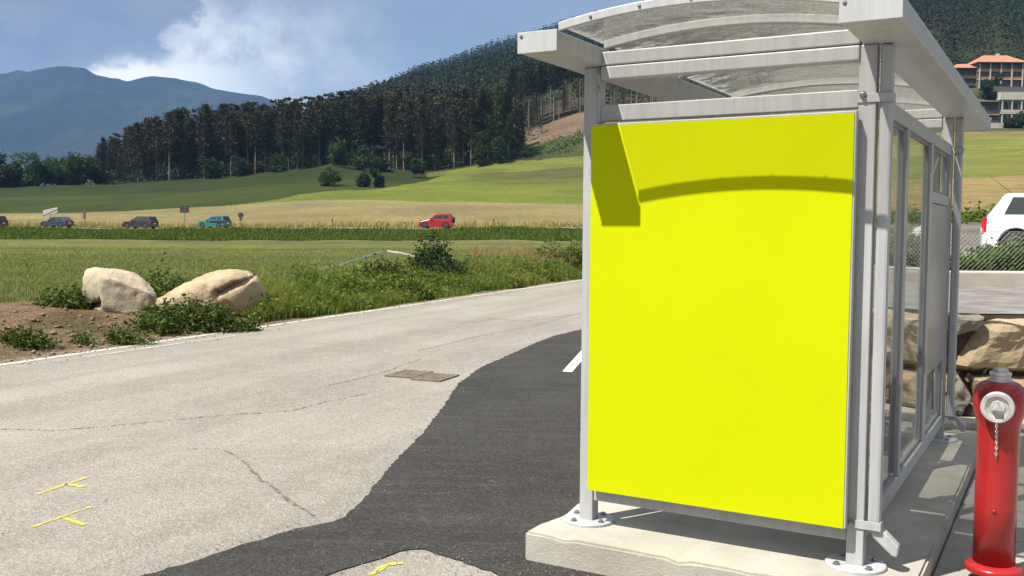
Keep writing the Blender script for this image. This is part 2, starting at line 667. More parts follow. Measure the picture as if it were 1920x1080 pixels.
M['boulder'] = rock_mat('boulder_stone', (0.40, 0.335, 0.24), (0.48, 0.415, 0.31), (0.24, 0.195, 0.14), 2.2)
M['boulder_warm'] = rock_mat('warm_boulder_stone', (0.37, 0.285, 0.175), (0.44, 0.35, 0.235), (0.23, 0.165, 0.10), 2.0)
M['wall_stone'] = rock_mat('wall_stone', (0.36, 0.285, 0.18), (0.43, 0.345, 0.23), (0.25, 0.19, 0.115), 1.6)
M['wall_stone_grey'] = rock_mat('grey_wall_stone', (0.22, 0.20, 0.17), (0.30, 0.275, 0.23), (0.14, 0.125, 0.105), 1.6)
M['soil'] = simple('dark_soil', (0.075, 0.055, 0.038), 0.95, 0, 0.3, 8, spec=0.1)
M['grit'] = leaf_mat('grey_chippings', (0.10, 0.095, 0.085), (0.30, 0.28, 0.245), trans=0.0)
M['pebble'] = leaf_mat('loose_stones', (0.12, 0.085, 0.058), (0.27, 0.20, 0.135), trans=0.0)

# ------------------------------------------------------------------ terrain
F = 1829.0


def yh(px):
    return 431 + 0.007 * (px - 960)


def PX(px, prof):
    """profile along one bearing: (distance, z) or (distance, 'y', drop measured in the photograph)"""
    out = []
    for p in prof:
        if len(p) == 2:
            out.append((p[0], p[1]))
        else:
            out.append((p[0], EYE + (yh(px) - p[2]) * p[0] / F))
    return px, out


def yv(d, v):
    return (d, 'y', v)


NEAR = [(4, .2), (45, .25)]
COLS = [
    PX(-3000, NEAR + [(100, .4), (105, .5), (111, 1.4), (122, 1.5), (205, 3), (330, 9), (420, 6), (900, -15), (1500, -25), (2600, -28)]),
    PX(-300, NEAR + [yv(98, 451), yv(104, 449), yv(111, 430.5), yv(122, 429.5), yv(205, 402), yv(300, 365), yv(340, 356), yv(420, 372), (900, -10), (1500, -25), (2600, -28)]),
    PX(0, NEAR + [yv(98, 452), yv(104, 450), yv(111, 431.5), yv(122, 430), yv(205, 400), yv(300, 362), yv(340, 351), yv(420, 366), (900, -8), (1500, -25), (2600, -28)]),
    PX(100, NEAR + [yv(98, 452), yv(104, 450), yv(111, 431.5), yv(122, 430), yv(205, 400), yv(290, 364), yv(340, 346), yv(420, 358), (900, 0), (1500, -25), (2600, -28)]),
    PX(200, NEAR + [yv(98, 452), yv(104, 450), yv(111, 431.5), yv(122, 430), yv(205, 397), yv(290, 362), yv(340, 346), yv(420, 341), (900, 10), (1500, -20), (2600, -28)]),
    PX(400, NEAR + [yv(98, 452), yv(104, 450), yv(111, 431.5), yv(122, 430), yv(205, 389), yv(290, 352), yv(340, 336), yv(440, 318), (900, 40), (1500, 20), (2600, -28)]),
    PX(580, NEAR + [yv(98, 453), yv(104, 451), yv(111, 431.5), yv(122, 430), yv(205, 376), yv(260, 352), yv(300, 334), yv(340, 320), yv(440, 296), yv(900, 265), yv(1500, 262), (2600, 0)]),
    PX(620, NEAR + [yv(98, 453), yv(104, 451), yv(111, 431.5), yv(122, 430), yv(205, 375), yv(260, 350), yv(300, 327), yv(340, 312), yv(440, 290), yv(900, 245), yv(1500, 238), (2600, 40)]),
    PX(690, NEAR + [yv(98, 453), yv(104, 451), yv(111, 431.5), yv(122, 430), yv(205, 375), yv(260, 353), yv(300, 334), yv(340, 322), yv(440, 282), yv(900, 215), yv(1500, 196), (2600, 80)]),
    PX(800, NEAR + [yv(98, 454), yv(104, 451), yv(111, 431.5), yv(122, 430), yv(205, 377), yv(260, 356), yv(300, 342), yv(340, 331), yv(440, 270), yv(900, 180), yv(1500, 152), (2600, 150)]),
    PX(950, NEAR + [yv(98, 454), yv(104, 451), yv(111, 431.5), yv(122, 430), yv(205, 380), yv(260, 352), yv(300, 332), yv(340, 310), yv(380, 285), yv(440, 232), yv(900, 150), yv(1500, 104), (2600, 300)]),
    PX(1090, NEAR + [yv(98, 454), yv(104, 451), yv(111, 432), yv(122, 430), yv(205, 382), yv(260, 345), yv(300, 320), yv(350, 292), yv(380, 252), yv(402, 216), yv(440, 200), yv(900, 130), yv(1500, 62), (2600, 380)]),
    PX(1400, [(4, -.06), (60, -.06), yv(104, 440), yv(122, 430), yv(205, 372), yv(300, 312), yv(350, 280), yv(402, 240), yv(440, 210), yv(900, 110), yv(1500, 10), (2600, 480)]),
    PX(1600, [(4, -.06), (40, -.06), yv(60, 446), yv(120, 395), yv(205, 345), yv(300, 285), yv(350, 262), yv(440, 195), yv(900, 70), yv(1500, -60), (2600, 560)]),
    PX(1700, [(4, -.06), (8.45, -.06), (8.7, .86), (12.4, .86), (13, 1.0), (26, 1.0), yv(36, 416), yv(120, 345), yv(205, 300), yv(300, 255), yv(330, 247), yv(398, 240), yv(424, 172), yv(480, 158), yv(900, 30), yv(1500, -110), (2600, 600)]),
    PX(1920, [(4, -.06), (8.45, -.06), (8.7, .86), (12.4, .86), (13, 1.0), (26, 1.0), yv(36, 416), yv(120, 335), yv(205, 292), yv(300, 250), yv(330, 245), yv(398, 238), yv(424, 168), yv(480, 150), yv(900, 0), yv(1500, -160), (2600, 660)]),
    PX(2600, [(4, -.06), (8.45, -.06), (8.7, .86), (12.4, .86), (13, 1.0), (26, 1.0), yv(36, 416), yv(120, 330), yv(205, 282), yv(300, 240), yv(480, 140), yv(900, -20), yv(1500, -190), (2600, 680)]),
    PX(5500, [(4, -.06), (26, .2), (60, 1), (200, 20), (480, 60), (900, 200), (1500, 400), (2600, 640)]),
]
COL_T = np.array([(c[0] - 960) / F for c in COLS])
COL_P = [np.array(c[1], float) for c in COLS]
LINE_P = np.array([-5.75, 10.9])
LINE_N = np.array([-0.927, 0.375])          # to the left of the road's edge line
LINE_D = np.array([0.375, 0.927])


def side(x, y):
    """metres left of the road's edge line (negative: on the road)"""
    return (x - LINE_P[0]) * LINE_N[0] + (y - LINE_P[1]) * LINE_N[1]


def vnoise(x, y, seed=0):
    """smooth value noise, vectorised"""
    xi, yi = np.floor(x).astype(np.int64), np.floor(y).astype(np.int64)
    fx, fy = x - xi, y - yi
    fx, fy = fx * fx * (3 - 2 * fx), fy * fy * (3 - 2 * fy)

    def h(a, b):
        n = (a * 374761393 + b * 668265263 + seed * 1442695041) & 0x7fffffff
        n = ((n ^ (n >> 13)) * 1274126177) & 0x7fffffff
        return (n & 0xffff) / 65535.0
    return ((h(xi, yi) * (1 - fx) + h(xi + 1, yi) * fx) * (1 - fy)
            + (h(xi, yi + 1) * (1 - fx) + h(xi + 1, yi + 1) * fx) * fy)


def fbm(x, y, s, seed=0, oct_=4):
    a, r = 1.0, 0.0
    tot = 0
    for i in range(oct_):
        r = r + a * (vnoise(x / s, y / s, seed + i) - 0.5)
        tot += a
        a *= 0.5
        s *= 0.5
    return r / tot


def zt(x, y):
    x = np.asarray(x, float)
    y = np.asarray(y, float)
    shp = np.broadcast(x, y).shape
    x, y = np.broadcast_to(x, shp).ravel(), np.broadcast_to(y, shp).ravel()
    yy = np.maximum(y, 4.0)
    t = x / yy
    ly = np.log(yy)
    tab = np.stack([np.interp(ly, np.log(p[:, 0]), p[:, 1]) for p in COL_P])     # cols x n
    tc = np.clip(t, COL_T[0], COL_T[-1] - 1e-6)
    j = np.clip(np.searchsorted(COL_T, tc, 'right') - 1, 0, len(COL_T) - 2)
    w_ = (tc - COL_T[j]) / (COL_T[j + 1] - COL_T[j])
    w_ = w_ * w_ * (3 - 2 * w_) * 0.5 + w_ * 0.5
    n = np.arange(len(x))
    z = tab[j, n] * (1 - w_) + tab[j + 1, n] * w_
    # small undulation
    z = z + fbm(x, y, 9.0, 3) * np.clip((yy - 15) / 60, 0, 1) * 0.5 + fbm(x, y, 60., 7) * np.clip((yy - 300) / 400, 0, 1) * 10
    # verge: soil bank by the boulders
    s = side(x, y)
    bank = np.clip(s / 2.6, 0, 1)
    bank = bank * bank * (3 - 2 * bank)
    bank_top = 0.20 * np.exp(-((s - 2.7) / 1.3) ** 2) * np.clip((16.5 - y) / 3.0, 0, 1) * np.clip((y - 9) / 3.0, 0, 1)
    lump = bank_top + fbm(x, y, 1.1, 21) * 0.22 * np.clip(s / 0.8, 0, 1) * np.clip((6 - s) / 3, 0, 1)
    left = (s > -0.05) & (y < 60)
    z = np.where(left, z * np.clip(s / 1.2, 0, 1) * 0 + z * bank + lump - 0.012 * (1 - bank), z)
    onroad = (s <= -0.05) & (y < 66) & (s > -9.6)
    z = np.where(onroad, -0.06, z)
    z = np.where((y < 8.3) & (s <= -0.05), -0.06, z)
    return z.reshape(shp)


def zt1(x, y):
    return float(zt(np.array([x]), np.array([y]))[0])


def zone_colours(x, y):
    """what grows where: ground tones of the crop, meadow and soil zones"""
    yy = np.maximum(y, 4.0)
    px = 960 + F * x / yy
    s = side(x, y)
    n = len(x)
    wob = fbm(x, y, 14, 31) * 8 + fbm(x, y, 3, 33) * 3
    Y = yy + wob * np.clip(yy / 150, 0.05, 1)
    c = np.empty((n, 3))
    c[:] = (0.110, 0.124, 0.036)                         # young crop in front
    def put(mask, col):
        c[mask] = col
    put((Y > 84), (0.100, 0.112, 0.040))
    put((Y > 96), (0.125, 0.122, 0.055))
    put((Y > 103.5) & (Y < 112), (0.040, 0.066, 0.013))  # tall grass bank
    put((Y >= 112) & (Y < 124), (0.12, 0.12, 0.055))
    put(Y >= 124, (0.172, 0.149, 0.074))                 # ripe beige field
    upper = np.interp(px, [-400, 0, 200, 400, 560, 620, 800, 1090, 1500], [214, 208, 206, 205, 206, 204, 203, 200, 205])
    put(Y > upper, (0.098, 0.122, 0.022))                # bright meadow
    dark0 = np.interp(px, [-400, 400, 500, 560, 700, 780, 830, 840], [205, 205, 212, 224, 250, 290, 330, 9999])
    put((Y > dark0) & (px < 835), (0.030, 0.044, 0.010))  # darker meadow below the wood
    put((Y > np.maximum(dark0, 262 + fbm(x, y, 70, 67) * 60)) & (px < 835), (0.021, 0.031, 0.008))
    st = np.interp(px, [830, 860, 930, 1090, 1400], [330, 296, 272, 260, 255])
    put((px >= 800) & (Y > st), (0.085, 0.098, 0.026))
    st2 = np.interp(px, [850, 880, 960, 1090, 1400], [330, 302, 286, 272, 268])
    put((px >= 840) & (Y > st2), (0.070, 0.074, 0.026))
    put((px >= 835) & (Y > np.interp(px, [835, 1090], [318, 308])), (0.10, 0.118, 0.026))
    put((Y > 345) & (px > 150) & (px < 1500), (0.032, 0.036, 0.016))   # wood floor
    put((Y > 350) & (px > 975) & (px < 1500), (0.045, 0.060, 0.022))
    put((Y > 378) & (px > 985) & (px < 1500), (0.115, 0.084, 0.060))    # bare cutting
    put((Y > 404) & (px > 985) & (px < 1500), (0.04, 0.035, 0.024))
    r = px > 1600
    put(r & (yy > 12), (0.17, 0.16, 0.145))
    put(r & (yy > 35.5), (0.05, 0.08, 0.02))
    put(r & (Y > 39), (0.20, 0.160, 0.075))
    r = px > 1500 + fbm(x, y, 40, 63) * 120
    put(r & (Y > 60), (0.20, 0.160, 0.075))
    put(r & (Y > 122), (0.125, 0.140, 0.034))
    put(r & (Y > 235), (0.125, 0.140, 0.036))
    put(r & (Y > 285), (0.145, 0.115, 0.045))
    put(r & (Y > 312), (0.05, 0.06, 0.025))
    put(Y > 470, (0.024, 0.032, 0.014))
    # verge and soil bank
    soil_w = np.interp(px, [-600, 0, 150, 300, 460, 520, 1100], [6, 4.9, 4.4, 3.8, 2.6, 0.85, 0.55]) + fbm(x, y, 1.6, 41) * 2.0
    put((s < soil_w) & (s > -0.4) & (y < 60), (0.165, 0.118, 0.078))
    put((s < soil_w * 0.86) & (s > 0.2) & (y < 60) & (fbm(x, y, .8, 45) > 0.06), (0.10, 0.080, 0.044))
    put((s < 0.32) & (s > -0.4) & (y < 60), (0.23, 0.19, 0.145))
    put((s <= -0.4) & (y < 62) & (px < 1700), (0.16, 0.15, 0.13))
    dry = (y > 34) & (y < 48) & (px > 880) & (px < 1060)
    put(dry & (fbm(x, y, 3, 51) > -0.12), (0.30, 0.225, 0.085))
    return c


def ground_material():
    m, t, b = principled('field_ground')
    at = t.new('ShaderNodeAttribute')
    at.attribute_name = 'soil_and_crop'
    g = t.new('ShaderNodeNewGeometry')
    p = g.outputs['Position']
    n1 = t.noise(p, 0.05, 6, 0.62)
    n2 = t.noise(p, 0.8, 6, 0.68)
    n3 = t.noise(p, 9.0, 5, 0.72)
    row = t.noise(t.mapping(p, (0.12, 1.6, 1), (0, 0, rad(4))), 0.5, 4, 0.6)
    c = at.outputs['Color']
    c = t.mix(0.55, c, t.mix(t.smooth(n1, 0.3, 0.7), (0.62, 0.62, 0.62), (1.3, 1.25, 1.1)), 'MULTIPLY')
    c = t.mix(0.55, c, t.mix(t.smooth(n2, 0.25, 0.75), (0.55, 0.6, 0.6), (1.45, 1.35, 1.25)), 'MULTIPLY')
    c = t.mix(0.6, c, t.mix(t.smooth(n3, 0.25, 0.75), (0.5, 0.52, 0.55), (1.5, 1.45, 1.35)), 'MULTIPLY')
    c = t.mix(0.35, c, t.mix(t.smooth(row, 0.35, 0.65), (0.7, 0.74, 0.7), (1.3, 1.22, 1.2)), 'MULTIPLY')
    t.link(c, b.inputs['Base Color'])
    b.inputs['Roughness'].default_value = 0.95
    b.inputs['Specular IOR Level'].default_value = 0.1
    bump(t, b, t.m('ADD', n3, t.m('MULTIPLY', n2, 3.0)), 0.9, 0.12)
    return m


M['ground'] = ground_material()


def build_ground():
    s = np.concatenate([np.linspace(-3.2, -1.0, 40)[:-1], np.linspace(-1.0, -.56, 60)[:-1], np.linspace(-.56, .60, 560)[:-1],
                        np.linspace(.60, 3.2, 60)])
    rows = np.concatenate([np.linspace(-45, 4, 12)[:-1], np.linspace(4, 8.2, 12)[:-1], np.linspace(8.2, 36, 170)[:-1],
                           np.geomspace(36, 100, 90)[:-1], np.linspace(100, 126, 70)[:-1], np.geomspace(126, 480, 210)[:-1],
                           np.geomspace(480, 2600, 90)])
    Y, S = np.meshgrid(rows, s, indexing='ij')
    X = S * np.maximum(Y, 30.0)
    Zv = zt(X, Y)
    V = np.stack([X.ravel(), Y.ravel(), Zv.ravel()], 1)
    nr, nc = Y.shape
    i = np.arange((nr - 1) * (nc - 1))
    a = (i // (nc - 1)) * nc + i % (nc - 1)
    Fc = np.stack([a, a + 1, a + nc + 1, a + nc], 1)
    me = mesh_np('ground', V, Fc, True)
    col = zone_colours(X.ravel(), Y.ravel())
    at = me.color_attributes.new('soil_and_crop', 'FLOAT_COLOR', 'POINT')
    at.data.foreach_set('color', np.concatenate([col, np.ones((len(col), 1))], 1).astype(np.float32).ravel())
    o = link_mesh('ground', me, M['ground'])
    tag(o, kind='structure')


build_ground()

# ------------------------------------------------------------------ mountain


def build_mountain():
    sky_px = [-1500, -700, -300, 0, 60, 120, 165, 185, 215, 240, 270, 330, 360, 400, 440, 480, 520, 600, 700, 900, 1200]
    sky_y = [150, 120, 150, 138, 135, 128, 131, 140, 147, 151, 147, 146, 152, 161, 170, 178, 190, 220, 260, 300, 330]
    d0, d1 = 3000.0, 5200.0
    cols, rows = 420, 130
    t = np.linspace(-1.4, 0.25, cols)
    px = 960 + F * t
    top = EYE + (np.interp(px, [0], [0]) + (431 + 0.007 * (px - 960)) - np.interp(px, sky_px, sky_y)) * d1 / F
    top = top + fbm(t * 5000, t * 0 + 3.0, 420, 91, 5) * 60 + fbm(t * 5000, t * 0 + 9.0, 70, 95, 3) * 14
    k = np.linspace(0, 1, rows)
    T, K = np.meshgrid(t, k)
    TOP = np.broadcast_to(top, T.shape)
    Yv = d0 + (d1 - d0) * np.minimum(K / 0.8, 1) + np.maximum(K - .8, 0) / .2 * 900
    X = T * Yv
    prof = np.where(K < .8, (K / .8) ** 1.15, 1 - (K - .8) / .2 * 0.55)
    rid = np.abs(fbm(X, Yv * 0.35, 900, 61, 5)) * 2
    Zm = -30 + (TOP + 30) * prof * (1 - (rid - .25) * 0.5 * np.sin(np.pi * np.minimum(K / .8, 1)))
    Zm = Zm + fbm(X, Yv, 160, 71, 4) * 26 * np.minimum(K * 4, 1)
    V = np.stack([X.ravel(), Yv.ravel(), Zm.ravel()], 1)
    i = np.arange((rows - 1) * (cols - 1))
    a = (i // (cols - 1)) * cols + i % (cols - 1)
    me = mesh_np('mountain', V, np.stack([a, a + 1, a + cols + 1, a + cols], 1), True)
    m, tt, b = principled('wooded_mountain')
    g = tt.new('ShaderNodeNewGeometry')
    p = g.outputs['Position']
    n1 = tt.noise(p, 0.0022, 8, 0.65)
    n2 = tt.noise(p, 0.03, 5, 0.7)
    c = tt.mix(tt.smooth(n1, 0.46, 0.62), (0.009, 0.012, 0.012), (0.022, 0.027, 0.018))
    c = tt.mix(0.6, c, tt.mix(tt.smooth(n2, 0.3, 0.7), (0.5, 0.5, 0.5), (1.4, 1.4, 1.3)), 'MULTIPLY')
    tt.link(c, b.inputs['Base Color'])
    b.inputs['Roughness'].default_value = 1
    b.inputs['Specular IOR Level'].default_value = 0
    tag(link_mesh('mountain', me, m), kind='structure')


build_mountain()

# ------------------------------------------------------------------ roads and paving


def sheet(name, pts, z, mat, parent=None):
    me = mesh_from(name, [(x, y, z) for x, y in pts], [tuple(range(len(pts)))])
    bm = bmesh.new()
    bm.from_mesh(me)
    bmesh.ops.triangulate(bm, faces=bm.faces)
    bmesh.ops.recalc_face_normals(bm, faces=bm.faces)
    for f in bm.faces:
        if f.normal.z < 0:
            f.normal_flip()
    bm.to_mesh(me)
    bm.free()
    return link_mesh(name, me, mat, parent)


def line_pt(along, left):
    p = LINE_P + LINE_D * along + LINE_N * left
    return float(p[0]), float(p[1])


def ragged(pts, step, amp, seed):
    """refine an open outline and shake it a little"""
    r = random.Random(seed)
    out = []
    for (x0, y0), (x1, y1) in zip(pts, pts[1:]):
        n = max(1, int(math.hypot(x1 - x0, y1 - y0) / step))
        for k in range(n):
            f = k / n
            out.append((x0 + (x1 - x0) * f + r.uniform(-amp, amp), y0 + (y1 - y0) * f + r.uniform(-amp, amp)))
    out.append(pts[-1])
    return out


left_edge = ragged([line_pt(-60, 0.14), line_pt(-12, 0.14), line_pt(20, 0.14), line_pt(56, 0.14)], 0.35, 0.05, 3)
tag(sheet('road', left_edge + [line_pt(56, -9.0), (9.0, 8.05), (30, 8.05), (30, -40)], 0.0, M['road']), kind='structure')

patch_edge = [(3.6, 19.2), (2.4, 17.6), (1.1, 15.29), (0.63, 14.34), (0.3, 13.3), (-0.12, 11.78), (-0.36, 10.94), (-0.54, 9.72), (-0.6, 8.46),
              (-0.68, 7.34), (-0.78, 6.48), (-0.83, 5.8), (-0.86, 5.4), (-0.89, 5.2), (-0.95, 5.09), (-1.1, 4.99), (-1.23, 4.84),
              (-1.38, 4.62), (-1.52, 4.43), (-1.64, 4.29), (-1.8, 4.0)]
tri = [(-0.98, 4.0), (-0.83, 4.3), (-0.64, 4.5), (-0.53, 4.63), (-0.43, 4.68), (-0.3, 4.56), (-0.16, 4.44), (-0.06, 4.33), (0.12, 4.12)]
patch = ragged(patch_edge, 0.05, 0.013, 8) + ragged(tri, 0.045, 0.010, 9) + [(0.5, 3.75), (1.7, 3.0), (2.0, 4.2), (3.2, 6.6), (5.2, 12.0)]
tag(sheet('fresh_asphalt', patch, 0.006, M['new_asphalt']), kind='structure')


def ribbon(name, pts, w, z, mat, jit=0.0, seed=1, wj=0.0):
    r = random.Random(seed)
    pts = ragged(pts, 0.10 if jit else 0.6, jit, seed) if jit else pts
    v, f = [], []
    for i, p in enumerate(pts):
        a = Vector(pts[max(i - 1, 0)])
        b = Vector(pts[min(i + 1, len(pts) - 1)])
        d = (b - a).normalized()
        n = Vector((-d.y, d.x))
        ww = w * (1 + r.uniform(-wj, wj)) / 2
        v += [(p[0] + n.x * ww, p[1] + n.y * ww, z), (p[0] - n.x * ww, p[1] - n.y * ww, z)]
    for i in range(len(pts) - 1):
        f.append((2 * i, 2 * i + 1, 2 * i + 3, 2 * i + 2))
    return link_mesh(name, mesh_from(name, v, f), mat)


edge_line = [line_pt(a, 0.0) for a in np.linspace(-40, 55, 60)]
tag(ribbon('road_edge_line', edge_line, 0.12, 0.004, M['line']), kind='structure')
second = [line_pt(0.9, -0.32), line_pt(2.2, -0.36), line_pt(3.6, -0.42)]
tag(ribbon('old_line_trace', second, 0.05, 0.004, M['line']), kind='structure')
cr = [[(-3.93, 7.43), (-3.5, 7.38), (-3.17, 7.56), (-2.83, 7.78), (-2.35, 8.07), (-1.87, 8.28), (-1.64, 8.76), (-1.36, 9.18)],
      [(-1.88, 9.5), (-1.56, 10.17), (-1.35, 10.69), (-1.09, 11.73)],
      [(-2.29, 6.8), (-2.03, 6.81), (-1.83, 6.5), (-1.55, 5.97), (-1.27, 5.5), (-1.06, 5.19)],
      [(-0.88, 16.02), (-0.28, 17.13), (0.19, 16.57), (1.28, 18.25)],
      [(-1.2, 12.4), (-0.5, 14.2), (0.4, 15.9), (1.6, 19.2)]]
for i, c in enumerate(cr):
    tag(ribbon('road_crack', c, [0.026, 0.022, 0.02, 0.034, 0.026][i], 0.004, M['crack'], 0.014, 20 + i, 0.6), kind='structure')
tag(sheet('bay_marking', [(0.56, 10.66), (0.665, 10.62), (1.24, 13.75), (1.13, 13.8)], 0.010, M['white_mark']), kind='structure')


def spray(strokes, label):
    m = MB()
    r = random.Random(len(label))
    for a, b, w in strokes:
        pts = ragged([a, ((a[0] + b[0]) / 2, (a[1] + b[1]) / 2), b], 0.03, 0.004, 5)
        for p, q in zip(pts, pts[1:]):
            d = (Vector(q) - Vector(p)).normalized()
            n = Vector((-d.y, d.x)) * w * r.uniform(.7, 1.2) / 2
            m.add([(p[0] + n.x, p[1] + n.y, .004), (p[0] - n.x, p[1] - n.y, .004), (q[0] - n.x, q[1] - n.y, .004), (q[0] + n.x, q[1] + n.y, .004)], [(0, 1, 2, 3)])
    o = m.build('spray_mark', M['spray'])
    for p in o.data.polygons:
        pass
    tag(o, label, 'road marking', 'yellow spray marks on the asphalt')


spray([((-2.76, 5.60), (-2.64, 6.0), .024), ((-2.70, 5.83), (-2.56, 5.77), .035)], 'upper of two yellow sprayed arrow marks on the pale road')
spray([((-2.48, 4.98), (-2.34, 5.36), .02), ((-2.41, 5.15), (-2.23, 5.02), .03)], 'lower of two yellow sprayed arrow marks on the pale road')
spray([((-0.63, 4.31), (-0.57, 4.45), .03), ((-0.57, 4.45), (-0.50, 4.475), .03)], 'yellow sprayed mark on the small pale asphalt wedge beside the slab')

# drain covers
M['iron'] = simple('rusty_iron', (0.17, 0.14, 0.115), 0.7, 0.3, 0.3, 14)


def drain(c, label):
    ang = math.atan2(LINE_D[1], LINE_D[0])
    r = empty('drain_cover', (c[0], c[1], 0.004), ang)
    a, b = 0.235, 0.17
    fr = MB()
    fr.box(-a, a, -b, -b + .03, 0, .012).box(-a, a, b - .03, b, 0, .012).box(-a, -a + .03, -b + .03, b - .03, 0, .012).box(a - .03, a, -b + .03, b - .03, 0, .012)
    fr.build('frame', M['iron'], r)
    MB().box(-a + .03, a - .03, -b + .03, b - .03, 0, .004).build('pit', M['soil'], r)
    for k in range(9):
        x = -a + .045 + k * (2 * a - .09) / 8
        MB().box(x - .013, x + .013, -b + .03, b - .03, .004, .0105).build('bar', M['iron'], r)
    tag(r, label, 'drain cover', 'drain covers in the road')


drain((-1.10, 10.41), 'rusty iron drain grating in the road, farther from the dark asphalt edge')
drain((-0.80, 10.18), 'rusty iron drain grating in the road, next to the dark asphalt edge')

# ------------------------------------------------------------------ bus shelter
A0 = Vector((0.38, 4.67, 0.14))
ROT = math.atan2(-0.497, 0.868)
UV = (Vector((0.868, -0.497, 0)), Vector((0.497, 0.868, 0)))


def W(u, v, w=0.0):
    return A0 + UV[0] * u + UV[1] * v + Vector((0, 0, w))


def slab_block(name, u0, u1, v0, v1, z0, z1, mat, seed, cuts=26):
    """cast concrete block with slightly chipped arrises"""
    bm = bmesh.new()
    bmesh.ops.create_cube(bm, size=1)
    for v in bm.verts:
        v.co = Vector((u0 + (v.co.x + .5) * (u1 - u0), v0 + (v.co.y + .5) * (v1 - v0), z0 + (v.co.z + .5) * (z1 - z0)))
    bmesh.ops.bevel(bm, geom=[e for e in bm.edges], offset=0.012, segments=2, affect='EDGES')
    bmesh.ops.subdivide_edges(bm, edges=[e for e in bm.edges if e.calc_length() > .2], cuts=cuts, use_grid_fill=True)
    for v in bm.verts:
        n = mnoise.noise(v.co * 9 + Vector((seed, 0, 0)))
        edge = min(abs(v.co.x - u0), abs(v.co.x - u1), abs(v.co.y - v0), abs(v.co.y - v1))
        if v.co.z > z1 - .03 and edge < .03:
            v.co.z -= max(0, n - .12) * .045
            v.co.x += (0.5 * (u0 + u1) - v.co.x) * max(0, n - .2) * .012
    me = bpy.data.meshes.new(name)
    bm.to_mesh(me)
    bm.free()
    return link_mesh(name, me, mat)


sl = slab_block('concrete_slab', -0.20, 1.50, -0.28, 3.35, -0.16, 0.0, M['slab'], 2)
sl.location = A0
sl.rotation_euler = (0, 0, ROT)
tag(sl, 'pale cast concrete slab under the bus shelter', 'slab')

shelter = empty('bus_shelter', A0, ROT)
tag(shelter, 'grey framed bus shelter with arched clear roof and plain yellow poster on its end', 'bus shelter')
G_, WH = M['grey_paint'], M['white_paint']


def part(name, boxes, mat=None, parent=None, bevel=0.004, smooth=False, label=None):
    m = MB()
    for b in boxes:
        m.box(*b)
    o = m.build(name, mat or G_, parent or shelter, bevel, smooth)
    if label:
        o['label'] = label
    return o


def bolt(parent, p, r=0.011, h=0.012, axis='z'):
    R_ = {'z': Matrix(), 'y': Matrix.Rotation(math.pi / 2, 4, 'X'), 'x': Matrix.Rotation(math.pi / 2, 4, 'Y')}[axis]
    m = MB().lathe([(r * 1.5, 0), (r * 1.5, h * .3), (r, h * .3), (r, h), (r * .6, h * 1.1)], 8, Matrix.Translation(p) @ R_)
    return m.build('bolt', M['bolt'], parent)


PU = {'road': (-0.05, 0.02), 'back': (1.205, 1.275)}
PV = {'near': (0.0, 0.07), 'far': (2.95, 3.02)}
for ku, (u0, u1) in PU.items():
    for kv, (v0, v1) in PV.items():
        p = part('post', [(u0, u1, v0, v1, 0.012, 2.19)])
        cx, cy = (u0 + u1) / 2, (v0 + v1) / 2
        MB().lathe([(.125, 0), (.125, .011), (.122, .0145)], 40, Matrix.Translation((cx, cy, 0))).build('base_plate', WH, p)
        for k in range(4):
            a = math.pi / 4 + k * math.pi / 2 + (0.35 if ku == 'road' else 0)
            bolt(p, (cx + .093 * math.cos(a), cy + .093 * math.sin(a), .0145))
# down pipes with clamps and angled spouts on the back posts
for kv, (v0, v1) in PV.items():
    vc = (v0 + v1) / 2
    dp = part('downpipe', [(1.287, 1.337, v0 + .006, v0 + .062, 0.182, 2.19)], bevel=.012)
    sp = MB().prism([(1.288, .181), (1.336, .181), (1.362, .166), (1.414, .116), (1.407, .070), (1.386, .074), (1.31, .140)], v0 + .010, v0 + .058)
    sp.build('spout', G_, dp, .006)
    for w in (0.192, 1.972):
        c = part('clamp', [(1.20, 1.343, v0 - .006, v0 - .001, w - .018, w + .018), (1.338, 1.343, v0 - .001, v0 + .06, w - .018, w + .018)], G_, dp, .001)
    bolt(dp, (1.225, v0 - .006, .195), .010, .014, 'y')
    bolt(dp, (1.225, v0 - .006, 1.985), .010, .014, 'y')
# end frames
for kv, (v0, v1) in PV.items():
    for (w0, w1) in ((0.112, 0.163), (1.935, 2.010)):
        part('rail', [(0.021, 1.204, v0 + .008, v0 + .062, w0, w1)])
    for (w0, w1) in ((2.127, 2.189), (2.193, 2.257)):
        part('crossbeam', [(0.040, 1.207, v0 - .012, v0 + .058, w0, w1)], bevel=.006)
    part('bracket', [(0.021, 0.036, v0 - .004, v0 + .06, 1.93, 2.19)])
bolt(shelter, (.028, -.005, 2.17), .008, .01, 'y')
bolt(shelter, (.028, -.005, 2.09), .008, .01, 'y')
# poster
case = part('poster_case', [(.020, 1.212, -.062, -.016, .180, 1.916)], WH, bevel=.003)
part('poster', [(.022, 1.2035, -.0655, -.0625, .1815, 1.9065)], M['yellow'], case, 0.0)
part('seal', [(.05, 1.208, -.015, -.001, .19, 1.90)], M['rubber'], case, 0)
# back wall
part('rail', [(1.212, 1.268, .071, 2.949, 1.940, 2.012)])
part('rail', [(1.212, 1.268, .071, 2.949, .105, .180)])
for vc in (1.01, 1.98):
    part('mullion', [(1.212, 1.268, vc - .03, vc + .03, .181, 1.939)])


